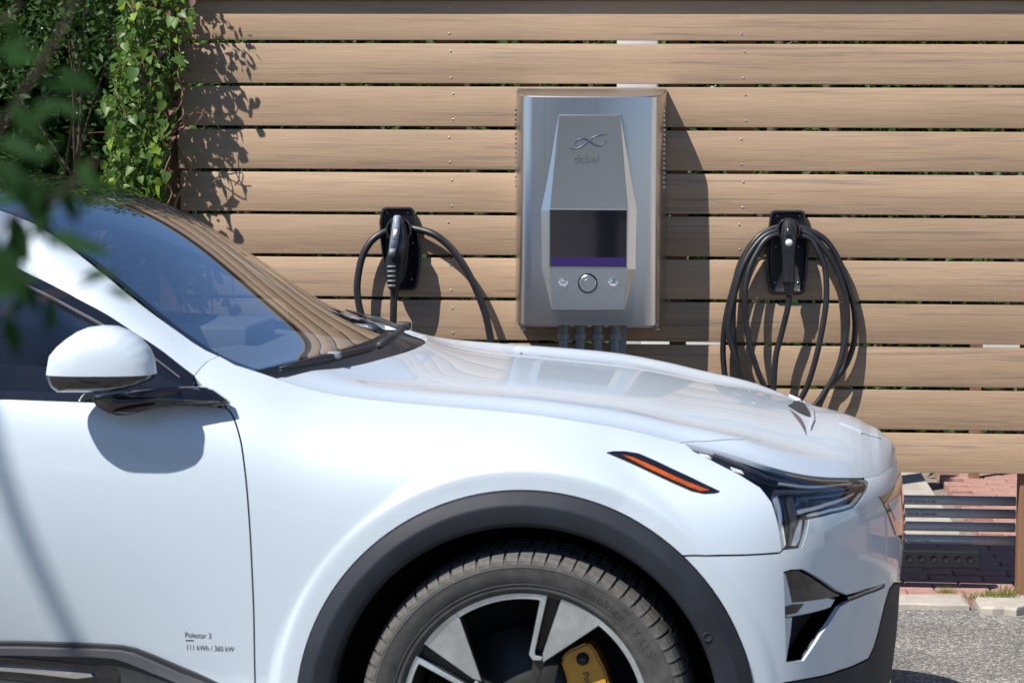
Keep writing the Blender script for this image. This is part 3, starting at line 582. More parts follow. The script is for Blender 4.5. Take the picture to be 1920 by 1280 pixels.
def far_from(pts, polys, d):
    pts = np.array(pts); keep = np.ones(len(pts), bool)
    for p in polys:
        q = np.array(p)
        lo = q.min(0) - d; hi = q.max(0) + d; idx = np.where(keep & (pts[:, 0] > lo[0]) & (pts[:, 0] < hi[0]) & (pts[:, 1] > lo[1]) & (pts[:, 1] < hi[1]))[0]
        if len(idx) == 0: continue
        a_ = q; b_ = np.roll(q, -1, 0); m = np.full(len(idx), 1e9)
        for k in range(len(q)):
            ab = b_[k] - a_[k]; t = np.clip(((pts[idx] - a_[k]) @ ab) / max(ab @ ab, 1e-12), 0, 1); m = np.minimum(m, np.hypot(*(pts[idx] - a_[k] - t[:, None] * ab).T))
        keep[idx[m < d]] = False
    return pts[keep]
def emit(name, surf, V2, F2, mat, parent, off=0.0, hem=.012, mirror=None, **k):
    """part from triangles in the surface's own coordinates, with turned-in edges; mirror: None, 'join' or 'copy'"""
    used = np.unique(F2); mp = -np.ones(len(V2), int); mp[used] = np.arange(len(used)); U = V2[used]; Fc = mp[F2]
    N_ = surf.N(U[:, 0], U[:, 1]); P_ = surf.f(U[:, 0], U[:, 1]) + N_ * off
    a_, b_, c_ = P_[Fc[:, 0]], P_[Fc[:, 1]], P_[Fc[:, 2]]; g = np.cross(b_-a_, c_-a_); flip = np.einsum('ij,ij->i', g, N_[Fc[:, 0]]) < 0; Fc[flip] = Fc[flip][:, ::-1]
    faces = [tuple(f) for f in Fc]; V = list(P_); NN = list(N_)
    if hem:
        ed = {}
        for f in faces:
            for i in range(3): e = (f[i], f[(i+1) % 3]); ed[e] = 1
        bd = [e for e in ed if (e[1], e[0]) not in ed]
        for (i, j) in bd:
            t = P_[j] - P_[i]; o_ = np.cross(t, N_[i]); o_ = o_ / max(np.linalg.norm(o_), 1e-9); n0 = len(V)
            V += [P_[i], P_[j], P_[j] - N_[j]*hem, P_[i] - N_[i]*hem]; NN += [o_]*4; faces.append((n0, n0+3, n0+2, n0+1))
    V = np.array(V); NN = np.array(NN)
    if mirror == 'join':
        n0 = len(V); V = np.r_[V, V * [1, -1, 1]]; NN = np.r_[NN, NN * [1, -1, 1]]; faces = faces + [tuple(i + n0 for i in f[::-1]) for f in faces]
    o = mesh_obj(name, V, faces, mat, parent, True, NN, **k)
    if mirror == 'copy':
        mesh_obj(name, V * [1, -1, 1], [f[::-1] for f in faces], mat, parent, True, NN * [1, -1, 1], **k)
    return o
def patch(name, surf, poly, mat, parent, off=0.0, hem=.01, res=.02, mirror=None, px=True, **k):
    p = surf.uv(poly) if px else poly; p = dens(p, res); q = np.array(p); lo, hi = q.min(0), q.max(0)
    gx, gy = np.meshgrid(np.arange(lo[0], hi[0], res), np.arange(lo[1], hi[1], res)); g = np.stack([gx.ravel(), gy.ravel()], 1)
    g = g[pip(g, p)] if len(g) else g; g = far_from(g, [p], res*.4) if len(g) else g
    V2, F2 = cdt([p], g); c_ = V2[F2].mean(1); F2 = F2[pip(c_, p)]
    return emit(name, surf, V2, F2, mat, parent, off, hem, mirror, **k)

car = empty('parked_car', tuple(CAR_O), -PSI, label='white electric car parked nose right in front of the slat fence, seen from its side', cat='car')
SB = Surf(Bf, float(s_of_x(-1.6)), S_N, -.06, .98, sgn=-1)
S0 = float(s_of_x(-3.97))
tst = SB.N(np.array([0.0]), np.array([.4]))[0]
if tst[1] > 0: SB.sgn = 1
def sz(x, z, uw=0): s = float(s_of_x(x)); return (s, float(zR(s) - z))
# ---- outlines
pil = SB.uv([(440,684),(412,668)]); shut = SB.uv([(412,668),(393,675),(378,689),(365,705)]); belt = SB.uv([(365,705),(390,735),(424,766)]); belt2 = SB.uv([(424,766),(300,760),(169,755),(60,751),(0,749)])
print('pillar pts', [np.round(Bf(*p), 3) for p in pil + belt], 'belt', [np.round(Bf(*p), 3) for p in belt2])
zbelt = float(zR(belt2[-1][0]) - belt2[-1][1]); srear = [(s_, float(zR(s_)) - zbelt) for s_ in np.linspace(belt2[-1][0] - .05, S0, 60)]
sA = tS[0]
ZB = .235
dom = [(s_, 0.0) for s_ in np.linspace(S_N, sA, 130)] + pil + shut[1:] + belt[1:] + belt2[1:] + srear + [(s_, float(zR(s_)) - ZB) for s_ in np.linspace(S0, S_N, 200)]
def arch(ax, r, a0=-math.pi*.25, a1=math.pi*1.25, n=110):
    return [sz(ax + r*math.cos(t), .386 + r*math.sin(t)) for t in np.linspace(a0, a1, n)]
def archpoly(ax, r): return arch(ax, r, 0, 2*math.pi*(1 - 1/120), 120)
lamp_low = SB.uv([(1268,829),(1300,846),(1330,861),(1385,889),(1425,914),(1446,941),(1459,985),(1466,1031),(1503,1027),(1512,1000),(1517,973),(1560,963),(1603,951),(1622,925),(1630,903)])
lamp = lamp_low + [(s_, .004) for s_ in np.linspace(lamp_low[-1][0], lamp_low[0][0], 30)[0:-1]]
lamp = [(a_, max(b_, .004)) for a_, b_ in lamp]
intake = SB.uv([(1469,1071),(1482,1067),(1505,1066),(1528,1078),(1550,1092),(1573,1108),(1587,1114),(1625,1103),(1660,1092),(1659,1101),(1625,1114),(1592,1127),(1575,1137),(1540,1188),(1507,1238),(1490,1240),(1474,1241),(1472,1160)])
gaps = [SB.uv([(424,764),(432,772),(441,790),(452,830),(459,880),(464,930),(469,1000),(473,1080),(476,1160),(478,1270)])]
gl = gaps[0]; gaps[0] = [(gl[0][0]-.01, gl[0][1]-.012)] + gl + [(gl[-1][0]+.001, float(zR(gl[-1][0])-ZB+.02))]
gaps[0] = [tuple(p) for p in catmull(gaps[0], 5)]
g2 = SB.uv([(1246,1043),(1262,1042),(1300,1041),(1340,1041),(1400,1040),(1462,1036),(1474,1026)]); gaps.append(g2)
gaps.append([sz(-1.93, z_) for z_ in np.linspace(zbelt + .02, ZB - .02, 30)]); gaps.append([sz(-2.62 - .25*max(0, z_-.75), z_) for z_ in np.linspace(zbelt + .02, ZB - .02, 30)])
clad_line = SB.uv([(1392,1300),(1473,1279),(1514,1272),(1575,1256),(1614,1241),(1628,1234),(1637,1215),(1645,1189),(1659,1130),(1667,1104),(1676,1092)])
clad_line = [(a_, b_) for a_, b_ in clad_line] + [(S_N + .01, float(zR(S_N) - .545))]
gaps.append(clad_line)
lamp_hole = [(a_, b_ if b_ > .0041 else -.012) for a_, b_ in lamp]
holes = [archpoly(0, .531), archpoly(-2.985, .531), lamp_hole, intake]
strips = [strip(dens(g, .02, False), .0022) for g in gaps]
polys = [dens(dom, .03)] + [dens(h, .02) for h in holes] + strips
qs = [.006,.012,.019,.027,.036,.046,.057,.07,.085,.10,.118,.138] + list(np.arange(.16, 1.0, .026)); ss = list(np.arange(S0, -1.4, .05)) + list(np.arange(-1.4, S_N, .022))
ss = sorted(ss + list(np.arange(.30, 1.15, .022) + .011)); g = [(a_, b_) for a_ in ss for b_ in qs + [-.012, -.024, -.036]]
_rr = (.545, .558, .570, .582, .594, .606, .620, .635)
ring_pts = [sz(r*math.cos(t), .386 + r*math.sin(t)) for r in _rr for t in np.linspace(-.5, math.pi + .5, 130)]
_X = np.interp([p[0] for p in g], CS, CX); _Z = zR(np.array([p[0] for p in g])) - np.array([p[1] for p in g]); _r = np.hypot(_X, _Z - .386); g = [p for p, r_ in zip(g, _r) if not .538 < r_ < .642]
g = np.array(g + ring_pts); g = g[pip(g, dom)]; g = far_from(g, polys, .006)
V2, F2 = cdt(polys, g); cen = V2[F2].mean(1); keep = pip(cen, dom)
for h in holes + strips: keep &= ~pip(cen, h)
F2 = F2[keep]
# connected panels
par = np.arange(len(V2))
def find(a_):
    while par[a_] != a_: par[a_] = par[par[a_]]; a_ = par[a_]
    return a_
for f in F2:
    r0 = find(f[0])
    for v in f[1:]:
        r1 = find(v)
        if r0 != r1: par[r1] = r0
lab = np.array([find(f[0]) for f in F2]); cen = V2[F2].mean(1)
seeds = [('fender', SB.uv([(900,850)])[0], 'copy'), ('front_door', SB.uv([(200,1000)])[0], 'copy'), ('front_bumper', SB.uv([(1400,1100)])[0], 'join'), ('rear_door', sz(-2.3, .7), 'copy'), ('rear_quarter', sz(-3.75, .7), 'copy'), ('lower_bumper', (S_N - .1, float(zR(S_N) - .4)), 'join')]
done = set()
for nm, sd, mr in seeds:
    k = lab[np.argmin(((cen - np.array(sd))**2).sum(1))]
    if k in done: print('DOUBLE', nm); continue
    done.add(k)
    emit(nm, SB, V2, F2[lab == k].copy(), M['clad'] if nm == 'lower_bumper' else M['paint'], car, mirror=mr, off=.0015 if nm == 'lower_bumper' else 0)
for k in set(lab) - done:
    n = (lab == k).sum(); print('leftover', n, cen[lab == k].mean(0))
    if n > 20: emit('body_panel', SB, V2, F2[lab == k].copy(), M['paint'], car, mirror='copy')
# dark lining behind the gaps
sg = np.linspace(S0 + .02, S_N, 190); qg = np.linspace(.035, .98, 44); V = []; Fc = []; A_, B_ = np.meshgrid(sg, qg, indexing='ij'); B_ = np.minimum(B_, zR(A_) - ZB - .02)
Pl = Bf(A_, B_) - SB.sgn*0 ; Pl = Pl - SB.N(A_, B_) * .032
cc = np.stack([A_.ravel(), B_.ravel()], 1); bad = pip(cc, archpoly(0, .56)) | pip(cc, archpoly(-2.985, .56)) | pip(cc, lamp) | pip(cc, intake); bad = bad.reshape(A_.shape); nq = len(qg)
for i in range(len(sg)-1):
    for j in range(nq-1):
        if not (bad[i, j] or bad[i+1, j] or bad[i, j+1] or bad[i+1, j+1]): Fc.append((i*nq+j, (i+1)*nq+j, (i+1)*nq+j+1, i*nq+j+1))
Vn = Pl.reshape(-1, 3); n0 = len(Vn); mesh_obj('inner_shell', np.r_[Vn, Vn*[1, -1, 1]], Fc + [tuple(v + n0 for v in f[::-1]) for f in Fc], M['liner'], car)
MB().box((-3.9, -.80, .22), (.60, .80, .27)).build('underbody', M['liner'], car, smooth=False)

# ---- wheel arch mouldings
for ax in (0.0, -2.985):
    rows = [(.5285, -.004), (.528, .006), (.524, .009), (.4985, .021), (.4945, .0225), (.490, .0215), (.458, .015), (.4505, .010), (.447, .002), (.446, -.05)]
    A = np.linspace(math.radians(-24), math.radians(204), 120); V = []; Fc = []; m = len(rows)
    for t in A:
        for r, of in rows:
            if of <= 0.03 and r > .45:
                s_, q_ = sz(ax + r*math.cos(t), .386 + r*math.sin(t)); pt = SB.at(np.array([s_]), np.array([q_]), of)[0]
            else:
                s_, q_ = sz(ax + r*math.cos(t), .386 + r*math.sin(t)); pt = Bf(s_, q_) + np.array([0, -of, 0])
            V.append(pt)
    for i in range(len(A)-1):
        for j in range(m-1): Fc.append((i*m+j, i*m+j+1, (i+1)*m+j+1, (i+1)*m+j))
    V = np.array(V); o = mesh_obj('wheel_arch_moulding', V, Fc, M['clad'], car)
    mesh_obj('wheel_arch_moulding', V*[1, -1, 1], [f[::-1] for f in Fc], M['clad'], car)
    # arch liner
    for sg_ in (1, -1):
        V = []; Fc = []; A2 = np.linspace(math.radians(-30), math.radians(210), 50)
        for t in A2:
            for r, y in ((.4475, -.93), (.475, -.90), (.478, -.62), (.2, -.60)): V.append((ax + r*math.cos(t), sg_*y, .386 + r*math.sin(t)))
        for i in range(49):
            for j in range(3): Fc.append((i*4+j, i*4+j+1, (i+1)*4+j+1, (i+1)*4+j))
        mesh_obj('wheel_arch_liner', V, Fc, M['liner'], car)
p = SB.uv([(1325,1191)])[0]; pt = SB.at(np.array([p[0]]), np.array([p[1]]), .017)[0]; nn = SB.N(np.array([p[0]]), np.array([p[1]]))[0]
MB().lathe([(.0115, -.004), (.0115, .0015), (.0095, .0028), (.008, .0010), (.0, .0016)], pt, ax=nn, n=20).build('parking_sensor', M['clad'], car)
# ---- sill cladding on the doors
s1 = SB.uv([(0,1200),(100,1202),(187,1205),(230,1208),(255,1213),(281,1223),(340,1248),(406,1277),(440,1292)])
slow = [sz(-1.3 - .0, .2)]
poly = [(s1[0][0] - 2.4 if False else sz(-2.40, .5)[0], s1[0][1])] + s1 + [(s1[-1][0]+.005, float(zR(s1[-1][0]) - .26)), (sz(-2.40, .5)[0], float(zR(sz(-2.4, .5)[0]) - .26))]
patch('sill_cladding', SB, poly, M['plastic'], car, off=.010, hem=.015, res=.04, mirror='copy', px=False)
st_o = SB.uv([(0,1207),(100,1209),(187,1212),(232,1215),(257,1221),(283,1232),(340,1257),(404,1284),(430,1294)]); st_i = SB.uv([(0,1220),(100,1222),(180,1224),(220,1228),(245,1236),(270,1246),(330,1274),(380,1295)])
patch('sill_strip', SB, [(sz(-2.38, .5)[0], st_o[0][1])] + st_o + st_i[::-1] + [(sz(-2.38, .5)[0], st_i[0][1])], M['satin'], car, off=.019, hem=.009, res=.03, mirror='copy', px=False)
ip = SB.uv([(0,1246),(222,1247),(228,1256),(228,1300),(0,1300)])
patch('sill_recess', SB, [(sz(-2.2, .5)[0], ip[0][1])] + ip[1:4] + [(sz(-2.2, .5)[0], ip[3][1])], M['gloss'], car, off=.012, hem=.004, res=.04, mirror='copy', px=False)
cp = SB.uv([(0,1254),(150,1255),(177,1259),(182,1264),(150,1268),(0,1268)])
patch('sill_chrome_blade', SB, [(sz(-2.1, .5)[0], cp[0][1])] + cp[1:5] + [(sz(-2.1, .5)[0], cp[5][1])], M['chrome'], car, off=.022, hem=.012, res=.04, mirror='copy', px=False)
# ---- door lettering
def on_body(px, py, sc_x=1.0, off=.0006):
    s_, q_ = SB.uv([(px, py)])[0]
    return lambda x, y, t: tuple(SB.at(np.array([s_ + x*sc_x]), np.array([q_ - y + float(zR(s_ + x*sc_x) - zR(s_))]), off)[0])
text_mesh('door_lettering', 'Polestar 3', .0185, M['print'], car, on_body(347, 1194, .86))
text_mesh('door_lettering', '111 kWh / 360 kW', .0185, M['print'], car, on_body(349, 1217, .80))
patch('door_line', SB, [(348,1199),(363,1199),(363,1200.6),(348,1200.6)], M['print'], car, off=.0008, hem=.0008, res=.01)
# ---- marker light
patch('side_marker', SB, [(1137,849),(1150,847),(1172,847),(1197,851),(1232,866),(1290,893),(1349,921),(1340,924),(1318,925),(1295,920),(1215,884),(1160,859)], M['gloss'], car, off=.003, hem=.006, res=.01, mirror='copy')
mk = [o for o in COL.objects if o.name.startswith('side_marker')]
patch('amber_lens', SB, [(1166,855),(1186,860),(1228,878),(1283,903),(1330,921),(1312,922),(1290,914),(1212,879)], M['amber'], mk[0], off=.0062, hem=.003, res=.012)
# ---- headlamp
lb = patch('headlight', SB, lamp, M['lens'], car, off=-.0015, hem=.004, res=.012, px=False)
patch('lamp_housing', SB, lamp, M['bucket'], lb, off=-.045, hem=-.032, res=.012, px=False)
def lp(name, poly, mat, off, hem=.006): patch(name, SB, poly, M[mat], lb, off=off, hem=hem, res=.012)
lp('lamp_upper_blade', [(1290,833),(1335,836),(1400,862),(1445,884),(1500,900),(1455,905),(1430,900),(1385,878),(1335,852)], 'gloss', -.012)
lp('lamp_clip', [(1312,842),(1330,846),(1336,853),(1318,848)], 'led', -.010, .002); lp('lamp_clip', [(1371,868),(1392,875),(1397,882),(1376,876)], 'led', -.010, .002)
lp('lamp_reflector', [(1450,925),(1463,920),(1473,980),(1480,1022),(1471,1026),(1464,985)], 'reflector', -.014)
lp('lamp_pillar', [(1484,922),(1493,921),(1498,1022),(1487,1024)], 'satin', -.018, .012)
lp('lamp_pillar', [(1468,922),(1474,921),(1484,1022),(1480,1023)], 'pocket', -.020, .012)
lp('lamp_bar', [(1455,912),(1540,906),(1622,898),(1624,903),(1540,913),(1458,921)], 'satin', -.012, .014)
lp('lamp_bar', [(1505,950),(1520,947),(1560,934),(1612,912),(1614,917),(1562,942),(1522,955),(1506,960)], 'led', -.02, .006)
lp('lamp_bar', [(1462,900),(1500,905),(1560,904),(1600,901),(1600,903),(1560,907),(1500,909),(1463,904)], 'led', -.006, .004)
lp('lamp_inner', [(1500,925),(1545,920),(1600,912),(1600,915),(1550,925),(1510,931),(1503,945),(1498,945)], 'reflector', -.016, .01)
lp('lamp_inner', [(1520,962),(1560,952),(1600,942),(1617,920),(1620,922),(1604,946),(1562,957),(1522,967)], 'led', -.006, .008)
lp('lamp_inner', [(1455,930),(1459,928),(1468,985),(1474,1026),(1469,1028),(1462,985)], 'led', -.006, .008)
lp('lamp_inner', [(1340,845),(1400,868),(1445,890),(1500,903),(1500,905),(1443,893),(1398,871),(1338,848)], 'satin', -.005, .006)
lp('lamp_corner', [(1501,992),(1512,972),(1508,1010),(1501,1023),(1492,1023)], 'led', -.014, .008)
p = SB.uv([(1517,936)])[0]; pt = SB.at(np.array([p[0]]), np.array([p[1]]), -.03)[0]; nn = SB.N(np.array([p[0]]), np.array([p[1]]))[0]
MB().lathe([(.034, -.01), (.034, .004), (.030, .006), (.027, .0), (.024, .005), (.012, .009), (0, .010)], pt, ax=nn, n=28).build('projector', M['gloss'], lb)
patch('headlight', SB, lamp, M['gloss'], car, off=-.0015, hem=.01, res=.03, px=False).data.transform(Matrix.Scale(-1, 4, (0, 1, 0)))
# ---- front corner intake
it = patch('front_intake', SB, intake, M['liner'], car, off=-.06, hem=-.046, res=.015, px=False)
def ipx(name, poly, mat, off, hem=.008): return patch(name, SB, poly, M[mat], it, off=off, hem=hem, res=.012)
ipx('intake_panel', [(1480,1073),(1505,1070),(1528,1082),(1573,1110),(1586,1117),(1560,1124),(1520,1127),(1492,1131),(1484,1105)], 'gloss', -.016, .02)
ipx('intake_bar', [(1476,1136),(1490,1131),(1560,1122),(1574,1124),(1566,1138),(1520,1151),(1480,1158)], 'paint', -.012, .03)
ipx('intake_inset', [(1477,1138),(1492,1134),(1514,1132),(1500,1150),(1478,1154)], 'gloss', -.0105, .004)
ipx('intake_side', [(1472,1075),(1476,1075),(1489,1130),(1475,1137)], 'paint', -.008, .03)
ipx('intake_side', [(1474,1160),(1489,1158),(1486,1190),(1478,1238),(1475,1238)], 'paint', -.008, .03)
ipx('intake_strip', [(1592,1119),(1625,1107),(1656,1096),(1656,1099),(1625,1112),(1594,1124)], 'gloss', -.004, .01)
patch('front_intake', SB, intake, M['gloss'], car, off=-.003, hem=.01, res=.03, px=False).data.transform(Matrix.Scale(-1, 4, (0, 1, 0)))
# ---- nose panel
sw = lambda w_: S_N - w_
patch('nose_panel', SB, [(sw(.46), .045), (sw(.2), .035), (S_N, .032), (S_N, .21), (sw(.18), .20), (sw(.33), .15)], M['gloss'], car, off=.0025, hem=.006, res=.02, mirror='join', px=False)
patch('nose_patch', SB, [(sw(.40), .065), (sw(.25), .065), (sw(.22), .13), (sw(.33), .115)], M['paint'], car, off=.004, hem=.004, res=.02, px=False)  # body-coloured four-sided patch on the gloss nose panel
# glossy chin below the bumper
V = []; Fc = []; yy = np.linspace(-.62, .62, 41); pr = [(.0,.34),(.03,.31),(.045,.25),(.045,.20),(.02,.15),(-.06,.12)]
for y in yy:
    e = 1 - (abs(y)/.62)**4
    for dx, z_ in pr: V.append((.80 + .03*e - .10*(y/.62)**2 + dx*e, y, z_))
for i in range(40):
    for j in range(5): Fc.append((i*6+j, (i+1)*6+j, (i+1)*6+j+1, i*6+j+1))
mesh_obj('chin_panel', V, Fc, M['gloss'], car)

# ================================================================== BONNET
bmp_x = [-.62, -.5, -.35, -.15, .1, .4, 1]; bmp_y = [.235, .19, .125, .062, .02, 0, 0]
A_x = [-.62, -.35, 0, .3, .5, .65, .75, .82, .855, .880]; A_y = [.012, .016, .02, .034, .055, .078, .088, .070, .042, .0]
R_x = [-.62, -.35, 0, .45, .62, .75, 1]; R_y = [.004, .012, .017, .017, .010, 0, 0]
def sm(x, xs, ys):
    x = np.asarray(x, float); return sum(np.interp(x + d, xs, ys) * w_ for d, w_ in zip((-.045, -.0225, 0, .0225, .045), (.11, .24, .30, .24, .11)))
def smA(x):
    x = np.asarray(x, float); return np.where(x > .80, np.interp(x, A_x, A_y), sm(x, A_x, A_y))
def Hf(a, b):
    a = np.asarray(a, float); b = np.asarray(b, float); T = Bf(a, np.zeros_like(a)); xt, wt, zt_ = T[..., 0], -T[..., 1], T[..., 2]; e = b / .8; c2 = 1 - e*e
    x = xt + sm(xt, bmp_x, bmp_y) * c2
    rd = np.exp(-((np.abs(e) - .85) / .085)**2) - .6 * np.exp(-((np.abs(e) - .62) / .14)**2)
    z = zt_ + smA(xt) * c2 + sm(xt, R_x, R_y) * rd * (1 - np.clip(np.abs(e) - .9, 0, .1) * 10 * .6) 
    return np.stack([x, e * wt, z], -1)
SH = Surf(Hf, sA, S_N - 1e-4, -.8, .8, 420, 200, sgn=1)
if SH.N(np.array([0.]), np.array([0.]))[0][2] < 0: SH.sgn = -1
aN = S_N - .004
slot = [(1479,763),(1489,754),(1497,748),(1510,757),(1519,770),(1524,783),(1500,775)]
slotuv = SH.uv(slot); cres = SH.uv([(1500,786),(1507,797),(1511,808),(1511,818),(1506,806),(1497,790)])
hd = [(sA + .004, b_) for b_ in np.linspace(-.797, .797, 120)] + [(a_, .797) for a_ in np.linspace(sA + .004, aN, 140)][1:] + [(a_, -.797) for a_ in np.linspace(aN, sA + .004, 140)]
sep = SH.uv([(1268,829.5),(1300,827),(1345,825),(1390,824),(1430,823)]); sepP = [strip(dens(s_, .02, False), .0017) for s_ in (sep, [(a_, -b_) for a_, b_ in sep])]
polys = [dens(hd, .03)] + sepP
aa = list(np.arange(sA, aN, .018)) + [aN - .012, aN - .02]; g = np.array([(a_, b_) for a_ in aa for b_ in np.arange(-.78, .781, .024)]); g = g[pip(g, hd)]; g = far_from(g, polys, .006)
V2, F2 = cdt(polys, g); cen = V2[F2].mean(1); keep = pip(cen, hd)
for h in polys[1:]: keep &= ~pip(cen, h)
bon = emit('bonnet', SH, V2, F2[keep], M['paint'], car, hem=.012)
V = []; Fc = []; A_, B_ = np.meshgrid(np.linspace(sA + .02, aN - .03, 60), np.linspace(-.78, .78, 40), indexing='ij'); Pl = Hf(A_, B_) - SH.N(A_, B_) * .03; Pl = Pl.reshape(-1, 3)
for i in range(59):
    for j in range(39): Fc.append((i*40+j, (i+1)*40+j, (i+1)*40+j+1, i*40+j+1))
mesh_obj('bonnet_lining', Pl, Fc, M['liner'], car)
def ridge(name, pts, r, mat='paint', off=.001, n=10):
    uvp = [np.array(q) for q in SH.uv(pts)]; uvp = catmull(uvp, 6); m = len(uvp); P3_ = [SH.at(np.array([q[0]]), np.array([q[1]]), off)[0] for q in uvp]
    rr = [r * max(.12, math.sin(math.pi * (i + .3) / m) ** .6) for i in range(m)]; return MB().tube(P3_, rr, n).build(name, M[mat], car)
# dark throat of the slot and the wing edge over it
patch('slot_throat', SH, [(1477,761),(1486,756),(1496,750),(1507,757),(1517,768),(1524,783),(1512,780),(1496,773)], M['plastic'], car, off=.0012, hem=.001, res=.01)
patch('slot_throat', SH, [(1480,768),(1492,775),(1503,786),(1510,800),(1512,817),(1508,808),(1500,794),(1490,781)], M['satin'], car, off=.0012, hem=.001, res=.01)
patch('slot_lip', SH, [(1462,722),(1484,731),(1503,742),(1517,757),(1525,774),(1526,790),(1519,806),(1521,790),(1519,775),(1511,761),(1498,748),(1480,736)], M['paint'], car, off=.006, hem=.006, res=.01)
patch('emblem', SH, [(1574,791),(1608,801),(1613,804),(1650,820),(1649,822),(1618,812),(1613,813),(1612,808),(1575,794)], M['paint'], car, off=.0022, hem=.003, res=.01)
patch('washer_mark', SH, [(975,662.2),(980,662),(980,663.5),(975,663.7)], M['plastic'], car, off=.001, hem=.001)

# ================================================================== GREENHOUSE
p412 = Bf(*pil[1]); p440 = Bf(*pil[0]); print('pillar foot', p412, p440)
w412 = -p412[1]
Epx = [(375,650,w412-.012),(330,618,w412-.030),(290,590,w412-.046),(250,559,w412-.060),(215,530,w412-.070),(180,502,w412-.079),(140,471,w412-.09),(100,441,w412-.10),(60,418,w412-.109),(25,403,w412-.115),(0,395,w412-.12)]
E3 = [Bf(sA + .003, 0.0), p440, p412] + [cpx(*e) for e in Epx]
last = E3[-1]; wl = -last[1]
E3 += [np.array(v) for v in [(-1.52,-(wl-.01),1.560),(-1.8,-(wl-.015),1.588),(-2.3,-(wl-.02),1.590),(-2.9,-(wl-.035),1.545),(-3.4,-(wl-.06),1.44),(-3.80,-(wl-.09),1.27)]]
print('E', [tuple(np.round(e, 3)) for e in E3])
ES = np.array(catmull(E3, 6)); nE = len(ES)
def bx(X): return .085 + .118*(.25*np.logaddexp(0, (np.asarray(X)+2.1)/.25) - .8)
def bz(X): return spline1([-4, -2.4, -1.5, -.6, -.4], [.02, .030, .034, .014, .008], X)
for _ in range(60): ES[4:-1] += .5*((ES[3:-2] + ES[5:])/2 - ES[4:-1]) if False else 0
_t = np.r_[0, np.cumsum(np.linalg.norm(np.diff(ES, axis=0), axis=1))]; _n = int(np.argmin(np.abs(ES[:, 0] + 2.0)))
for _c in range(3):
    _p = np.polyfit(_t[:_n], ES[:_n, _c], 4); _w = np.clip((_t[:_n] - _t[0] + .02) / .04, 0, 1) * np.clip((_t[_n] - _t[:_n]) / .3, 0, 1); ES[:_n, _c] = ES[:_n, _c]*(1-_w) + np.polyval(_p, _t[:_n])*_w
NB = 41; bb = np.sin(np.linspace(-math.pi/2, math.pi/2, NB)); V = []; Fc = []
for e in ES:
    for t in bb: V.append((e[0] + bx(e[0])*(1-t*t), -e[1]*t, e[2] + bz(e[0])*(1-abs(t)**2.6)))
V = np.array(V); k_hdr = int(np.argmin(np.abs(ES[:, 0] + 1.42)))
def gridf(i0_, i1_, nb): return [(i*nb+j, (i+1)*nb+j, (i+1)*nb+j+1, i*nb+j+1) for i in range(i0_, i1_) for j in range(nb-1)]
def sub(V, Fc):
    u = sorted({i for f in Fc for i in f}); mp = {v: i for i, v in enumerate(u)}; return V[u], [tuple(mp[i] for i in f) for f in Fc]
kb = 3
for nm, a_, b_, mt in (('windscreen', kb, k_hdr, 'glass'), ('roof_glass', k_hdr, nE-1, 'gloss')):
    v_, f_ = sub(V, gridf(a_, b_, NB)); mesh_obj(nm, v_, f_, M[mt], car)
v_, f_ = sub(V - [0, 0, .03], gridf(k_hdr - 6, nE-1, NB)); mesh_obj('headlining', v_, f_, M['interior'], car)
# black band around the windscreen edge
def band(name, i0_, i1_, j0, j1, mat, dz=.0015):
    v_, f_ = sub(V + [0, 0, dz], [(i*NB+j, (i+1)*NB+j, (i+1)*NB+j+1, i*NB+j+1) for i in range(i0_, i1_) for j in range(j0, j1)]); mesh_obj(name, v_, f_, M[mat], car)
band('windscreen_border', kb, k_hdr, 0, 3, 'gloss'); band('windscreen_border', kb, k_hdr, NB-5, NB-1, 'gloss')
# cowl between bonnet and windscreen
rowA = [Hf(sA + .004, b_) - np.array([.0, 0, .014]) for b_ in np.linspace(-.79, .79, NB)]
rowB = [np.array(V[(kb+1)*NB + j]) - [0, 0, .004] for j in range(NB)]; Vc = []; 
for k in range(4):
    for j in range(NB):
        p = rowA[j]*(1-k/3) + rowB[j]*(k/3); p = p - np.array([0, 0, .020*math.sin(math.pi*k/3)]); Vc.append(p)
Vc0 = [r + np.array([.03, 0, -.02]) for r in rowA]; Vc = Vc0 + Vc
mesh_obj('cowl_panel', Vc, [(k*NB+j, k*NB+j+1, (k+1)*NB+j+1, (k+1)*NB+j) for k in range(4) for j in range(NB-1)], M['cowl'], car)
# outer pillar edge
p365 = Bf(*shut[-1]); w365 = -p365[1]; print('p365', p365)
Opx = [(340,686,w365-.012),(300,655,w365-.030),(250,622,w365-.052),(200,589,w365-.072),(150,562,w365-.092),(100,535,w365-.11),(50,511,w365-.128),(0,489,w365-.145)]
O3 = [p365] + [cpx(*o_) for o_ in Opx]; wo = -O3[-1][1]; xo = O3[-1][0]; print('O', [tuple(np.round(e, 3)) for e in O3])
O3 += [np.array(v) for v in [(-1.55,-(wo-.02),1.47),(-1.85,-(wo-.025),1.50),(-2.3,-(wo-.03),1.50),(-2.8,-(wo-.03),1.46),(-3.2,-(wo-.04),1.38),(-3.75,-(wo-.05),1.17)]]
OS = np.array(catmull(O3, 6))
EP = np.array(catmull(E3[2:], 6))
def resamp(C, n):
    l = np.r_[0, np.cumsum(np.linalg.norm(np.diff(C, axis=0), axis=1))]; t = np.linspace(0, l[-1], n); return np.stack([np.interp(t, l, C[:, k]) for k in range(3)], 1)
def by_x(C, xs): o_ = np.argsort(C[:, 0]); return np.stack([np.interp(xs, C[o_, 0], C[o_, k]) for k in range(3)], 1)
xsE = np.linspace(EP[0][0], -3.75, 90); xsO = np.linspace(OS[0][0], -3.72, 90)
PE = by_x(EP, xsE); PO = by_x(OS, xsO); Vp = []; KP = 9
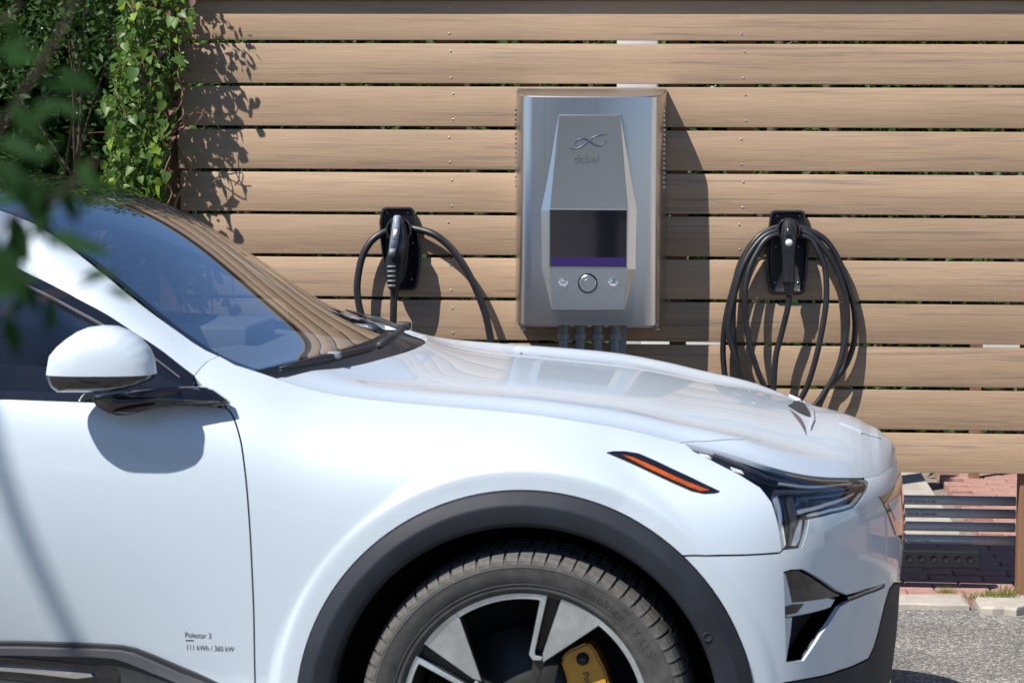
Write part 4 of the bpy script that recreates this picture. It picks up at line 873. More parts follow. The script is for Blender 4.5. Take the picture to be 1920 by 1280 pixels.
for i in range(90):
    e, o_ = PE[i], PO[i]; wd = np.linalg.norm(e - o_)
    for k in range(KP):
        t = k/(KP-1); p = e*(1-t) + o_*t; out = np.array([0, -.55, .83]); Vp.append(p + out * .16 * wd * math.sin(math.pi * t)**.9)
Vp = np.array(Vp); Fp = gridf(0, 89, KP)
_sh = resamp(np.array([Bf(*q) + np.array([-.003, 0, 0]) for q in dens(shut, .01, False)]), KP); _dl = _sh - Vp[:KP]
for i in range(26): Vp[i*KP:(i+1)*KP] += _dl * (1 - i/26)**2
# turn the two long edges in
for (a_, d_) in ((0, np.array([0, .012, -.02])), (KP-1, np.array([0, .02, .0]))):
    n0 = len(Vp); Vp = np.r_[Vp, Vp[a_:90*KP:KP][:90] + d_]
    Fp += [(i*KP+a_, (i+1)*KP+a_, n0+i+1, n0+i) for i in range(89)]
n0 = len(Vp); Vp = np.r_[Vp, Vp[:KP] + [-.002, .01, -.02]]; Fp += [(i, i+1, n0+i+1, n0+i) for i in range(KP-1)]
for o_ in (mesh_obj('pillar', Vp, Fp, M['paint'], car), mesh_obj('pillar', Vp*[1, -1, 1], [f[::-1] for f in Fp], M['paint'], car)):
    bm = bmesh.new(); bm.from_mesh(o_.data); bmesh.ops.recalc_face_normals(bm, faces=bm.faces)
    if sum(f.normal.z for f in bm.faces) < 0: bmesh.ops.reverse_faces(bm, faces=bm.faces)
    for e in bm.edges:
        if len(e.link_faces) == 2 and e.calc_face_angle(0) > .8: e.smooth = False
    bm.to_mesh(o_.data); bm.free()
# side glass surface: belt line to outer pillar edge
LB = [Bf(*q) for q in belt[::-1]][:1] + [Bf(*q) for q in belt2] + [Bf(*q) for q in srear[::6]]
LB = np.array([p + np.array([0, .006, .0]) for p in LB]); xs_ = np.linspace(-.70, -3.68, 120)
Ls = by_x(LB, xs_); Os = by_x(OS, xs_)
ok_ = xs_ <= min(OS[:, 0].max(), 9)
def SGp(x, v, off=0.0):
    L0 = by_x(LB, np.array([x]))[0]; O0 = by_x(OS, np.array([x]))[0]; d_ = O0 - L0; n_ = np.array([0, -d_[2], d_[1]]); n_ = n_/max(np.linalg.norm(n_), 1e-6)
    if n_[1] > 0: n_ = -n_
    return L0 + d_*v + n_*(off + .012*math.sin(math.pi*min(max(v, 0), 1)))
XF = float(OS[:, 0].max()) ; xg = np.linspace(XF, -3.68, 130); vg = np.linspace(0, 1, 12)
Vg = np.array([SGp(x, v, -.012) for x in xg for v in vg]); Fg = gridf(0, 129, 12)
mesh_obj('side_window', Vg, Fg, M['sglass'], car); mesh_obj('side_window', Vg*[1, -1, 1], [f[::-1] for f in Fg], M['sglass'], car)
def sgband(name, f0, f1, mat, off, x0, x1, mir=True, n=100):
    Vb = []; xs2 = np.linspace(x0, x1, n)
    for x in xs2:
        H_ = max(by_x(OS, np.array([x]))[0][2] - by_x(LB, np.array([x]))[0][2], .004); a_, b_ = f0(H_, x)/H_, f1(H_, x)/H_; a_ = min(a_, 1); b_ = min(max(b_, 0), 1)
        for t in (a_, a_ + (b_-a_)*.5, b_): Vb.append(SGp(x, t, off))
        Vb.append(SGp(x, b_, off-.012)); Vb.insert(len(Vb)-4, SGp(x, a_, off-.012))
    Vb = np.array(Vb); Fb = gridf(0, n-1, 5); mesh_obj(name, Vb, Fb, M[mat], car, smooth=False)
    if mir: mesh_obj(name, Vb*[1, -1, 1], [f[::-1] for f in Fb], M[mat], car, smooth=False)
sgband('window_frame', lambda H, x: H, lambda H, x: H - .026, 'gloss', .0, XF, -3.6)
sgband('window_frame', lambda H, x: H - .0262, lambda H, x: H - .0305, 'satin', .003, XF - .03, -3.5)
sgband('window_sill', lambda H, x: 0.0, lambda H, x: .017, 'gloss', .003, XF, -3.6)
sgband('window_divider', lambda H, x: 0.0, lambda H, x: H, 'gloss', .001, -1.88, -2.0, n=6)
sgband('window_divider', lambda H, x: 0.0, lambda H, x: H, 'gloss', .001, -2.95, -3.05, n=6)
sgband('mirror_base_panel', lambda H, x: 0.0, lambda H, x: H, 'gloss', .0015, XF, XF - .13, n=16)

# ---- door mirror (cap, lower shell, arm)
C0 = (185, 704.5)
out_px = [(82,704.5),(84,690),(88,669),(102,652),(120,637),(140,624),(160,616),(185,612.5),(212,614),(236,623),(256,637),(272,655),(281,675),(285,704.5),(281,713),(262,724),(240,731),(210,736.5),(160,738),(104,738),(92,729),(84,716)]
def dens2(p, m=4): return dens(p, 8)
op = dens(out_px, 7); yc = -1.045; hwid = .062
def mir_pt(p, t):
    s_ = max(0.0, 1 - abs(t)**2.6)**(1/2.6); w_ = 1.035 + hwid*t; sh = (0 if t > 0 else 1)
    q = (C0[0] + (p[0]-C0[0])*s_, C0[1] + (p[1]-C0[1])*s_); c_ = cpx(q[0], q[1], 1.08); return np.array([c_[0] - .004*(t+1), -w_, c_[2]])
ts = [math.sin(a_) for a_ in np.linspace(-math.pi/2*.999, math.pi/2*.999, 26)]
for nm, sel, mt in (('mirror_cap', lambda p: p[1] <= 704.6, 'paint'), ('mirror_lower_shell', lambda p: p[1] >= 704.4, 'gloss')):
    idx = [i for i in range(len(op)) if sel(op[i])]
    if nm == 'mirror_lower_shell': idx = sorted(i for i in idx if i > 2) + [0] if 0 in idx else idx
    Vm = []; m = len(idx)
    for t in ts:
        for i in idx: Vm.append(mir_pt(op[i], t))
    Fm = gridf(0, len(ts)-1, m); Vm = np.array(Vm)
    for sgn_ in (1,):
        o_ = mesh_obj(nm, Vm*[1, sgn_, 1] - ([0, 0, .02] if sgn_ < 0 else [0, 0, 0]), Fm, M[mt], car)
        bm = bmesh.new(); bm.from_mesh(o_.data); bmesh.ops.remove_doubles(bm, verts=bm.verts, dist=1e-5); bmesh.ops.recalc_face_normals(bm, faces=bm.faces)
        cy = Vector(np.mean(Vm*[1, sgn_, 1], 0)); 
        if sum((f.calc_center_median()-cy).dot(f.normal) for f in bm.faces) < 0: bmesh.ops.reverse_faces(bm, faces=bm.faces)
        bm.to_mesh(o_.data); bm.free()
def prism_car(name, poly, w0, w1, mat, bev=.006, mir=True, wref=None, taper=None):
    pts = [cpx(x, y, wref or w0) for x, y in poly]
    b = MB().prism([(p[0], p[2]) for p in pts], -w0, -w1, (lambda a_, b_, y: (a_, y + (0 if not taper or y > -w0 + 1e-6 else (w0 - .945) * min(1, max(0, (a_ - taper[0]) / (taper[1] - taper[0])))), b_))); bm = bmesh.new(); vs = [bm.verts.new(v) for v in b.V]; [bm.faces.new([vs[i] for i in f]) for f in b.F]
    bmesh.ops.recalc_face_normals(bm, faces=bm.faces)
    if bev: bmesh.ops.bevel(bm, geom=bm.edges[:], offset=bev, segments=3, affect='EDGES')
    me = bpy.data.meshes.new(name); bm.to_mesh(me); bm.free(); me.polygons.foreach_set('use_smooth', [True]*len(me.polygons)); me.materials.append(M[mat]); return link(bpy.data.objects.new(name, me), car)
arm = [(172,741),(230,738),(300,733),(350,730),(378,733),(400,748),(422,765),(380,767),(330,766),(290,766),(262,772),(240,777),(215,776),(195,766),(178,752)]
prism_car('mirror_arm', arm, 1.03, .90, 'gloss', .008, wref=1.0, taper=(-.90, -.80))
prism_car('mirror_arm_blade', [(230,738),(300,733),(352,731),(362,740),(345,750),(290,752),(250,748)], 1.062, .95, 'satin', .004, wref=1.03, taper=(-.93, -.83))

# ---- wipers
_ti = np.arange(nE)
def Wf(u, t):
    u = np.asarray(u, float); t = np.asarray(t, float); e = [np.interp(u, _ti, ES[:, k]) for k in range(3)]
    return np.stack([e[0] + bx(e[0])*(1-t*t), -e[1]*t, e[2] + bz(e[0])*(1-np.abs(t)**2.6)], -1)
SW = Surf(Wf, 0.0, float(k_hdr), -.995, .995, 200, 160)
def on_glass(px, py, off):
    u, t = SW.uv([(px, py)])[0]; e_ = .3; a_ = Wf(u+e_, t) - Wf(u-e_, t); b_ = Wf(u, min(t+.01, 1)) - Wf(u, t-.01); n_ = np.cross(a_, b_); n_ /= np.linalg.norm(n_)
    if n_[2] < 0: n_ = -n_
    return Wf(u, t) + n_*off
MB().tube([on_glass(522,699,.012), on_glass(560,693,.016), on_glass(620,684,.018), on_glass(700,671,.014)], [.004,.008,.010,.007], 10).build('wiper', M['cowl'], car)
MB().tube([on_glass(523,701,.008), on_glass(600,690,.008), on_glass(696,675,.008)], [.003,.005,.005], 8).build('wiper', M['plastic'], car)
a_ = on_glass(622,681,.022); MB().box(a_ - [.016,.014,.009], a_ + [.016,.014,.009], .004).build('wiper_joint', M['conduit'], car)
MB().tube([on_glass(712,667,.014), on_glass(735,645,.020), on_glass(752,628,.02)], [.010,.010,.009], 10).build('wiper', M['plastic'], car)
a_ = on_glass(752,626,.022); MB().box(a_ - [.020,.016,.010], a_ + [.020,.016,.012], .005).build('wiper_joint', M['plastic'], car)
MB().tube([on_glass(752,624,.012), on_glass(712,606,.010), on_glass(680,592,.008), on_glass(650,578,.006)], [.007,.008,.006,.003], 8).build('wiper', M['plastic'], car)
# ---- cabin
MB().box((-1.30, -.74, .78), (-.66, .74, 1.09), .03).build('dashboard', M['dash'], car)
V_ = [(-.64,-.70,1.10),(-.64,.70,1.10),(-.92,.74,1.135),(-.92,-.74,1.135),(-1.22,.70,1.09),(-1.22,-.70,1.09)]
mesh_obj('dash_top', V_, [(0,1,2,3),(3,2,4,5)], M['dash'], car, smooth=False)
MB().box((-1.10, .20, 1.10), (-.90, .58, 1.185), .01).build('dash_binnacle', M['dash'], car)
st = MB().lathe([(.185+.016*math.cos(q), .016*math.sin(q)) for q in np.linspace(0, 2*math.pi, 9)], (-1.34, .38, 1.06), ax=(1, 0, .45), n=36).build('steering_wheel', M['plastic'], car)
for y in (-.38, .38):
    MB().box((-2.25, y-.26, .60), (-1.70, y+.26, .78), .05).build('seat', M['seat'], car); MB().box((-2.38, y-.24, .72), (-2.22, y+.24, 1.24), .06).build('seat_backrest', M['seat'], car); MB().box((-2.36, y-.13, 1.27), (-2.25, y+.13, 1.42), .04).build('headrest', M['seat'], car)
MB().box((-3.3, -.6, .6), (-3.1, .6, 1.15), .06).build('rear_bench', M['seat'], car)
MB().box((-3.9, -.85, .30), (-.55, .85, .34)).build('cabin_floor', M['liner'], car)
MB().box((-1.28, -.12, 1.40), (-1.25, .12, 1.46), .01).build('rear_view_mirror', M['gloss'], car)
# tail
Vt = []; 
for z in np.linspace(.25, 1.2, 9):
    for y in np.linspace(-.72, .72, 11): Vt.append((-4.0 - .03*(1-(y/.72)**2), y, z))
mesh_obj('tailgate', Vt, gridf(0, 8, 11), M['paint'], car)

# ================================================================== WHEELS
RW = .386; YW = -.825
def wheel_meshes():
    prof = [(.283,.098),(.290,.106),(.297,.114),(.302,.1165),(.306,.1155),(.312,.119),(.325,.1255),(.340,.1300),(.352,.1310),(.3545,.1318),(.3570,.1300),(.366,.1255),(.3725,.117),(.3765,.105),(.378,.09),(.379,.045),(.379,-.05),(.377,-.10),(.366,-.125),(.34,-.13),(.30,-.12),(.283,-.10)]
    ty = MB().lathe(prof, (0, 0, 0), ax=(0, -1, 0), n=120)
    # tread block
    bl = MB(); w2 = 2*math.pi/72*.5*.82
    pts = [(.3585,.1305),(.3685,.1275),(.3775,.119),(.3835,.104),(.3862,.085),(.3865,.058)]
    Vb = []
    for sg_ in (-1, 1):
        for i, (r, h) in enumerate(pts):
            a_ = sg_*w2*(1.0 - .10*(i > 3)) + (.012*i/5); Vb.append((r*math.sin(a_), -h, r*math.cos(a_)))
    for sg_ in (-1, 1):
        for i, (r, h) in enumerate(pts): a_ = sg_*w2 + .012*i/5; rr = .352 if i < 1 else .374 - (.01 if i < 3 else 0); Vb.append(((rr)*math.sin(a_), -(h - (.010 if i < 4 else 0)), rr*math.cos(a_)))
    n = len(pts); Fb = [(i, i+1, n+i+1, n+i) for i in range(n-1)] + [(i, 2*n+i, 2*n+i+1, i+1) for i in range(n-1)] + [(n+i, n+i+1, 3*n+i+1, 3*n+i) for i in range(n-1)] + [(n-1, 3*n-1, 4*n-1, 2*n-1), (0, n, 3*n, 2*n)]
    bl.add(Vb, Fb); return ty, bl
ty, bl = wheel_meshes()
def polar(deg, r): a_ = math.radians(deg); return (r*math.sin(a_), r*math.cos(a_))
def wheel(cx, side, full):
    br = MB().lathe([(.287,.100),(.2895,.103),(.2895,.097),(.282,.085),(.272,.06),(.262,-.05),(.285,-.09)], (0, 0, 0), ax=(0, -1, 0), n=96)
    o = br.build('wheel', M['pocket'], car); o.location = (cx, YW if side < 0 else -YW, RW)
    if side > 0: o.rotation_euler = (0, 0, math.pi)
    t_ = ty.build('tyre', M['rubber'], o)
    MB().lathe([(.0, .0),(.19, .0),(.19,-.02),(0,-.02)], (0, 0, 0), ax=(0, -1, 0), n=64).build('brake_disc', M['disc'], o)
    MB().lathe([(.255, -.06),(.0, -.062)], (0, 0, 0), ax=(0, -1, 0), n=48).build('wheel_back', M['liner'], o)
    R0, R1 = .2885, .2745
    allv = []; 
    def piece(poly, h0, h1, hin=None):
        """front face follows a shallow dish: height from radius"""
        def hh(x, z): r = math.hypot(x, z); return h0 - max(0, (.27 - r))*.16
        b = bmesh.new(); vf = [b.verts.new((x, -hh(x, z), z)) for x, z in poly]; vb = [b.verts.new((x, -h1, z)) for x, z in poly]; f = b.faces.new(vf); f.material_index = 0; n = len(poly)
        for i in range(n): q = b.faces.new((vf[i], vb[i], vb[(i+1) % n], vf[(i+1) % n])); q.material_index = 1
        bmesh.ops.recalc_face_normals(b, faces=b.faces)
        if f.normal.y > 0: bmesh.ops.reverse_faces(b, faces=b.faces)
        e = [e for e in b.edges if any(l.material_index == 0 for l in e.link_faces)]; bmesh.ops.bevel(b, geom=e, offset=.0012, segments=1, affect='EDGES', material=0)
        bmesh.ops.triangulate(b, faces=[f_ for f_ in b.faces if len(f_.verts) > 4])
        me = bpy.data.meshes.new('spoke'); b.to_mesh(me); b.free(); me.materials.append(M['machined']); me.materials.append(M['pocket']); return me
    blade = [polar(16.6, R0)] + [polar(a_, R0) for a_ in np.linspace(19, 36.5, 7)] + [polar(37.8, R0), polar(37.6, .270), polar(19.5, .135), polar(17.2, .128), polar(14.8, .150)]
    arc_leg = [polar(37.8, R0)] + [polar(a_, R0) for a_ in np.linspace(42, 80, 14)] + [polar(82.1, R0), polar(79.6, .150), polar(80.5, .141), polar(87.5, .1405), polar(87.0, .132), polar(78.5, .128), polar(74.4, .140), polar(79.0, R1-.001)] + [polar(a_, R1) for a_ in np.linspace(77, 40, 14)] + [polar(37.8, R1)]
    web = [polar(82, R0-.002), polar(88.6, R0-.002), polar(87.2, .15), polar(80.0, .142)]
    hub = [polar(a_, .062) for a_ in np.linspace(0, 345, 24)]
    leg2 = [polar(14.8, .150), polar(17.2,.128), polar(19.5, .135), polar(16, .05), polar(4, .05), polar(6.5, .128), polar(8.5,.141)]
    for mname, poly, h0, h1 in (('spoke', blade, .103, .055), ('spoke_rib', arc_leg, .1035, .055), ('spoke_web', web, .078, .05), ('spoke_root', leg2, .090, .045)):
        me = piece(poly, h0, h1)
        if mname in ('spoke_web', 'spoke_root'): me.materials[0] = M['pocket']
        for k in range(5):
            s_ = bpy.data.objects.new(mname, me); link(s_, o); s_.rotation_euler = (0, math.radians(72*k), 0)
    me = piece(hub, .085, .03); s_ = link(bpy.data.objects.new('hub', me), o)
    if full:
        bme = None
        for k in range(72):
            if bme is None: q = bl.build('tread_block', M['rubber2'], o, smooth=False); bme = q.data
            else: q = link(bpy.data.objects.new('tread_block', bme), o)
            q.rotation_euler = (0, 2*math.pi*k/72 + rng.uniform(-.003, .003), 0)
        cc_ = MB()
        for k in range(72):
            for h in (.022, -.02, -.06): cc_.box((-.0145, -h-.016, .376), (.0145, -h+.016, .3855)) if False else None
            a_ = 2*math.pi*(k+.5)/72; ca, sa = math.cos(a_), math.sin(a_); V_ = []
            for (dx, hy, r) in [(dx, hy, r) for hy in (.045, .008, -.036, -.08) for dx in (0,) for r in (0,)]: 
                for (u_, v_, w_) in ((-.0145,hy+.015,.376),(.0145,hy+.015,.376),(.0145,hy-.015,.376),(-.0145,hy-.015,.376),(-.0135,hy+.014,.386),(.0135,hy+.014,.386),(.0135,hy-.014,.386),(-.0135,hy-.014,.386)):
                    V_.append((u_*ca + w_*sa, -v_ , -u_*sa + w_*ca))
            for b4 in range(4): cc_.add(V_[b4*8:b4*8+8], [(4,5,6,7),(0,1,5,4),(1,2,6,5),(2,3,7,6),(3,0,4,7)])
        cc_.build('tread_centre', M['rubber2'], o, smooth=False, kind='stuff')
        def arc_text(body, size, r, a0, mat, h=.131):
            def fn(x, y, t): a_ = math.radians(a0) + x / r; rr = r + y; hh = np.interp(rr, [.29,.306,.325,.34,.352,.36], [.106,.1155,.1255,.130,.131,.129]); return (rr*math.sin(a_), -(hh + .0012), rr*math.cos(a_))
            text_mesh('tyre_lettering', body, size, mat, o, fn, space=1.15)
        arc_text('nokian TYRES', .030, .320, 27, M['rubber3']); arc_text('bar', .016, .298, 3.6, M['print']); arc_text('2', .014, .303, 46, M['print'])
        def arc_groove(r, h): MB().lathe([(r-.0012, h), (r, h+.001), (r+.0012, h)], (0, 0, 0), ax=(0, -1, 0), n=100).build('sidewall_line', M['rubber3'], o)
        arc_groove(.3115, .1190); arc_groove(.3525, .1312)
        cal = [(1050,1240),(1062,1222),(1085,1212),(1100,1205),(1113,1216),(1122,1234),(1133,1255),(1142,1285),(1148,1320),(1075,1335),(1066,1300),(1060,1268)]
        pts = [cpx(x, y, .868) for x, y in cal]; pl = [(p[0]-cx, p[2]-RW) for p in pts]; b = MB().prism(pl, .043-.03, .043+.05, lambda a_, b_, y: (a_, -.0+y-.045, b_))
        bm = bmesh.new(); vs = [bm.verts.new(v) for v in b.V]; [bm.faces.new([vs[i] for i in f]) for f in b.F]; bmesh.ops.recalc_face_normals(bm, faces=bm.faces); bmesh.ops.bevel(bm, geom=bm.edges[:], offset=.006, segments=2, affect='EDGES')
        me = bpy.data.meshes.new('brake_caliper'); bm.to_mesh(me); bm.free(); me.materials.append(M['caliper']); q = link(bpy.data.objects.new('brake_caliper', me), o)
        pc = cpx(1092, 1236, .868); MB().lathe([(.015,-.002),(.015,.004),(.010,.006),(.010,.012),(0,.013)], (pc[0]-cx, -.034, pc[2]-RW), ax=(0, -1, 0), n=16).build('caliper_bolt', M['pocket'], o)
        pt0 = cpx(1091, 1262, .868); ang = math.radians(-72)
        def fnc(x, y, t): return (pt0[0]-cx + x*math.cos(ang) - y*math.sin(ang), -.0355, pt0[2]-RW + x*math.sin(ang) + y*math.cos(ang))
        text_mesh('caliper_lettering', 'Polestar', .022, M['print'], o, fnc)
    return o
wheel(0.0, -1, True); wheel(0.0, 1, False); wheel(-2.985, -1, False); wheel(-2.985, 1, False)

# ================================================================== FOLIAGE
def leaf_base(kind='heart'):
    if kind == 'heart':
        o_ = [(0,0),(-.10,.20),(.0,.38),(.22,.44),(.50,.34),(.78,.15),(1.0,0)]
    else: o_ = [(0,0),(.12,.10),(.34,.19),(.58,.18),(.82,.09),(1.0,0)]
    mid = [(x, 0, -.10*x*x) for x, _ in o_]; n = len(o_)
    V = [mid[i] for i in range(n)] + [(x, y, -.10*x*x + .30*y*(1-.4*x)) for x, y in o_[1:-1]] + [(x, -y, -.10*x*x + .30*y*(1-.4*x)) for x, y in o_[1:-1]]
    Fc = []
    for sgn_, off in ((1, n), (-1, n + n - 2)):
        for i in range(n-1):
            a_, b_ = i, i+1; c_ = off + i - 1 if i >= 1 else None; d_ = off + i if i < n-2 else None
            q = [a_, b_] + ([d_] if d_ is not None else []) + ([c_] if c_ is not None else [])
            if len(q) >= 3: Fc.append(tuple(q) if sgn_ > 0 else tuple(q[::-1]))
    return np.array(V, float), Fc
def quad_leaf(): return np.array([(0,0,0),(.45,.24,.06),(1,0,-.08),(.45,-.24,.06)], float), [(0,1,2),(0,2,3)]
def cloud(name, C, size, mat, parent, base='quad', nrm=None, droop=.3, **k):
    C = np.asarray(C); n = len(C); bv, bf = quad_leaf() if base == 'quad' else leaf_base(base)
    d = rng.normal(size=(n, 3)); d[:, 2] -= droop; d /= np.linalg.norm(d, axis=1, keepdims=True)
    up = rng.normal(size=(n, 3)) * .75 + (np.array([0, -.35, .8]) if nrm is None else np.array(nrm)); up -= (up*d).sum(1, keepdims=True)*d; up /= np.linalg.norm(up, axis=1, keepdims=True); s_ = np.cross(up, d)
    sz_ = (size*(.6+.8*rng.random(n)))[:, None, None]
    V = C[:, None, :] + sz_*(bv[None, :, 0:1]*d[:, None, :] + bv[None, :, 1:2]*s_[:, None, :] + bv[None, :, 2:3]*up[:, None, :])
    nv = len(bv); me = bpy.data.meshes.new(name); V = V.reshape(-1, 3); lens = np.array([len(f) for f in bf]); flat = np.concatenate([np.array(f) for f in bf])
    loops = (flat[None, :] + (np.arange(n)*nv)[:, None]).ravel(); tot = np.tile(lens, n); st_ = np.r_[0, np.cumsum(tot)[:-1]]
    me.vertices.add(len(V)); me.vertices.foreach_set('co', V.ravel()); me.loops.add(len(loops)); me.loops.foreach_set('vertex_index', loops); me.polygons.add(len(tot)); me.polygons.foreach_set('loop_start', st_)
    me.update(calc_edges=True); me.materials.append(mat); o = bpy.data.objects.new(name, me); link(o, parent); return props(o, **k)
def blobs(n, cs, rs, dens_=1.0, shell=.55):
    cs = np.array(cs, float); rs = np.array(rs, float); w_ = rs[:, 0]*rs[:, 1]*rs[:, 2] if rs.ndim > 1 else rs**3; idx = rng.choice(len(cs), n, p=w_/w_.sum())
    d = rng.normal(size=(n, 3)); d /= np.linalg.norm(d, axis=1, keepdims=True); r = (shell + (1-shell)*rng.random(n)**.6)[:, None]
    R_ = rs[idx] if rs.ndim > 1 else rs[idx][:, None]; return cs[idx] + d*r*R_
# ---- vine on the end of the fence
vine = empty('climbing_vine', tuple(F_O + fX*(-1.2)), FENCE_RZ, label='leafy climbing vine hanging over the left end of the slat fence', cat='vine')
def vloc(p): return np.array([p[0] + 1.2, p[1], p[2]])
def vx(y): return np.interp(y, [-60, 0, 100, 200, 260, 330, 410], [230, 225, 215, 185, 200, 190, 215]), np.interp(y, [-60, 0, 60, 120, 200, 260, 330, 410], [400, 372, 368, 352, 342, 322, 318, 322])
stems = []
for k in range(26):
    y0 = rng.uniform(-40, 330); a_, b_ = vx(y0); x0 = rng.uniform(a_+20, b_-15); P_ = []; dep_ = rng.uniform(-.20, .05)
    for j in range(7): P_.append(vloc(fpx(x0 + rng.normal()*9*(j > 0), y0 + j*24, dep_ + .02*rng.normal())))
    stems.append(P_)
b = MB()
for P_ in stems: b.tube(catmull(P_, 4), [.0022]*(len(P_)*4-3), 5)
b.build('stem', M['vstem'], vine)
b = MB()
for k in range(8):
    xx = rng.uniform(240, 340); b.tube(catmull([vloc(fpx(xx + rng.normal()*14, y, rng.uniform(-.06, .1))) for y in range(-60, 470, 55)], 4), [rng.uniform(.004, .008)]*37, 6)
b.build('main_stem', M['vstem'], vine)
b = MB()
for pts in ([(340,235,-.08),(360,215,-.14),(372,200,-.16)], [(330,245,-.1),(355,215,-.12),(380,213,-.12),(372,228,-.13)], [(210,250,-.1),(190,248,-.1),(165,250,-.12)], [(215,140,-.1),(235,120,-.12),(255,105,-.14),(270,95,-.1)], [(345,100,-.12),(358,92,-.13),(366,80,-.13)], [(205,75,-.1),(225,60,-.12),(250,50,-.12)], [(305,290,-.16),(318,320,-.18),(312,350,-.17),(308,365,-.15)], [(385,200,-.1),(374,222,-.12),(366,236,-.12)]):
    b.tube(catmull([vloc(fpx(*p)) for p in pts], 5), .0015, 5)
b.build('tendril', M['twig'], vine)
lb_v, lb_f = leaf_base('heart'); lm = bpy.data.meshes.new('leaf'); lm.from_pydata([tuple(v) for v in lb_v], [], lb_f); lm.update(); lm.polygons.foreach_set('use_smooth', [True]*len(lm.polygons)); lm.materials.append(M['leaf'])
lm2 = lm.copy(); lm2.materials.clear(); lm2.materials.append(M['leafy']); lm3 = lm.copy(); lm3.materials.clear(); lm3.materials.append(M['dead'])
def place_leaf(nm, me, p, size, parent, rot):
    o = bpy.data.objects.new(nm, me); o.location = p; o.scale = (size, size*rng.uniform(.8, 1.05), size); o.rotation_mode = 'QUATERNION'; o.rotation_quaternion = rot; link(o, parent); return o
def hang_rot(down=1.0, face=(0, -1, .55), spread=.55):
    d = Vector((rng.normal()*.5, rng.normal()*.45 - .2, -down + rng.normal()*.5)).normalized(); up = Vector(face) + Vector(rng.normal(size=3))*spread; up = (up - d*up.dot(d)).normalized(); s_ = up.cross(d)
    return Matrix((d, s_, up)).transposed().to_quaternion()
for k in range(292):
    y = rng.uniform(-10, 408) if k > 90 else rng.uniform(250, 405); a_, b_ = vx(y); x = a_ + (b_-a_)*rng.beta(1.25, 1.25); m_ = lm
    if rng.random() < .10 or (y > 250 and rng.random() < .25): m_ = lm2
    if y < 190 and x > 265 and rng.random() < .22: m_ = lm3
    place_leaf('leaf', m_, vloc(fpx(x, y, -.21 + .14*rng.random()**1.2)), rng.uniform(.021, .043) * (.7 if m_ is lm3 else 1), vine, hang_rot())
for (x, y, s_, d_) in [(256,150,.06,-.21),(335,130,.048,-.19),(366,42,.045,-.18),(337,6,.042,-.17),(205,215,.055,-.18),(312,212,.05,-.2),(318,345,.045,-.18),(265,40,.04,-.17)]:
    place_leaf('leaf', lm, vloc(fpx(x-5, y-22, d_)), s_, vine, hang_rot(1.3, (0, -1, .5), .15))
n = 4600; ys_ = rng.uniform(-70, 420, n); P_ = np.array([vloc(fpx(vx(y)[0] + 6 + (vx(y)[1]-vx(y)[0]-14)*rng.beta(1.5, 1.5), y, rng.uniform(-.18, .12))) for y in ys_])
cloud('foliage', P_, .030, M['leaf'], vine, 'quad', (0, -.8, .5), .7, kind='stuff')
P_ = np.array([vloc(fpx(rng.uniform(245, 345), rng.uniform(-30, 260), rng.uniform(-.16, .02))) for _ in range(160)]); cloud('dry_leaves', P_, .035, M['dead'], vine, 'quad', (0, -.8, .5), .9, kind='stuff')

# ---- trees and hedge behind the fence
def fw(p): return F_O + fX*p[0] + fY*p[1] + np.array([0, 0, p[2]])
def tree(name, base, h, crown_c, crown_r, nleaf, lsize, mat, label, cat='tree', trunk_r=.09, group=None, shell=.35, limbs=7):
    t = empty(name, tuple(base), 0, label=label, cat=cat, group=group); b = MB(); top = np.array([0, 0, h])
    P_ = [np.array([0, 0, -.1]) + np.array([.05*math.sin(i*1.7), .05*math.cos(i*2.1), 0])*min(i, 2) + top*(i/6) for i in range(7)]; b.tube(P_, [trunk_r*(1-.11*i) for i in range(7)], 10); b.build('trunk', M['bark'], t)
    b = MB(); cc = np.array(crown_c) - np.array(base); 
    for k in range(limbs):
        c_ = cc[k % len(cc)] + rng.normal(size=3)*.12; s0 = P_[3 + k % 3]; m_ = (s0 + c_)/2 + rng.normal(size=3)*.15; b.tube(catmull([s0, m_, c_], 5), [trunk_r*.45*(1-.08*i) for i in range(11)], 6)
    b.build('limb', M['bark'], t); C = blobs(nleaf, cc, crown_r, shell=shell); cloud('crown', C, lsize, mat, t, 'quad', None, .25, kind='stuff'); return t
cs = [fw((-1.75,1.55,2.35)), fw((-2.3,1.7,2.25)), fw((-2.0,2.2,2.5)), fw((-1.5,2.3,2.6)), fw((-2.9,2.0,2.3)), fw((-1.9,1.9,3.0)), fw((-2.6,2.6,2.8)), fw((-1.35,1.5,2.8)), fw((-3.3,1.5,2.6)), fw((-3.4,2.7,3.6)), fw((-2.7,2.6,3.8)), fw((-2.2,2.7,3.5)), fw((-3.0,2.5,4.1))]  # topmost blobs at the end added above view to shade the hedge behind
cs = [c_.tolist() for c_ in cs]
tree('leafy_shrub', fw((-2.1,2.0,.05)), 2.3, cs, np.array([.42,.40,.40,.42,.45,.5,.5,.4,.5,.5,.5,.5,.45]), 21000, .045, M['hedge'], 'tall green shrub with sunlit upper leaves behind the left end of the fence', 'shrub', .014, limbs=5)
cs = [fw((-1.32,1.0,1.98)), fw((-1.45,1.1,1.80)), fw((-1.3,1.2,2.2)), fw((-1.38,.95,1.66))]
tree('leafy_shrub', fw((-1.35,1.15,.05)), 1.7, cs, np.array([.17,.15,.2,.12]), 1500, .034, M['tree'], 'pale sunlit sprays of leaves just left of the climbing vine', 'shrub', .02, limbs=4)
hd_ = empty('tall_hedge', tuple(fw((0, 3.4, 0))), FENCE_RZ, label='dense dark green hedge standing behind the slat fence', cat='hedge'); b = MB()
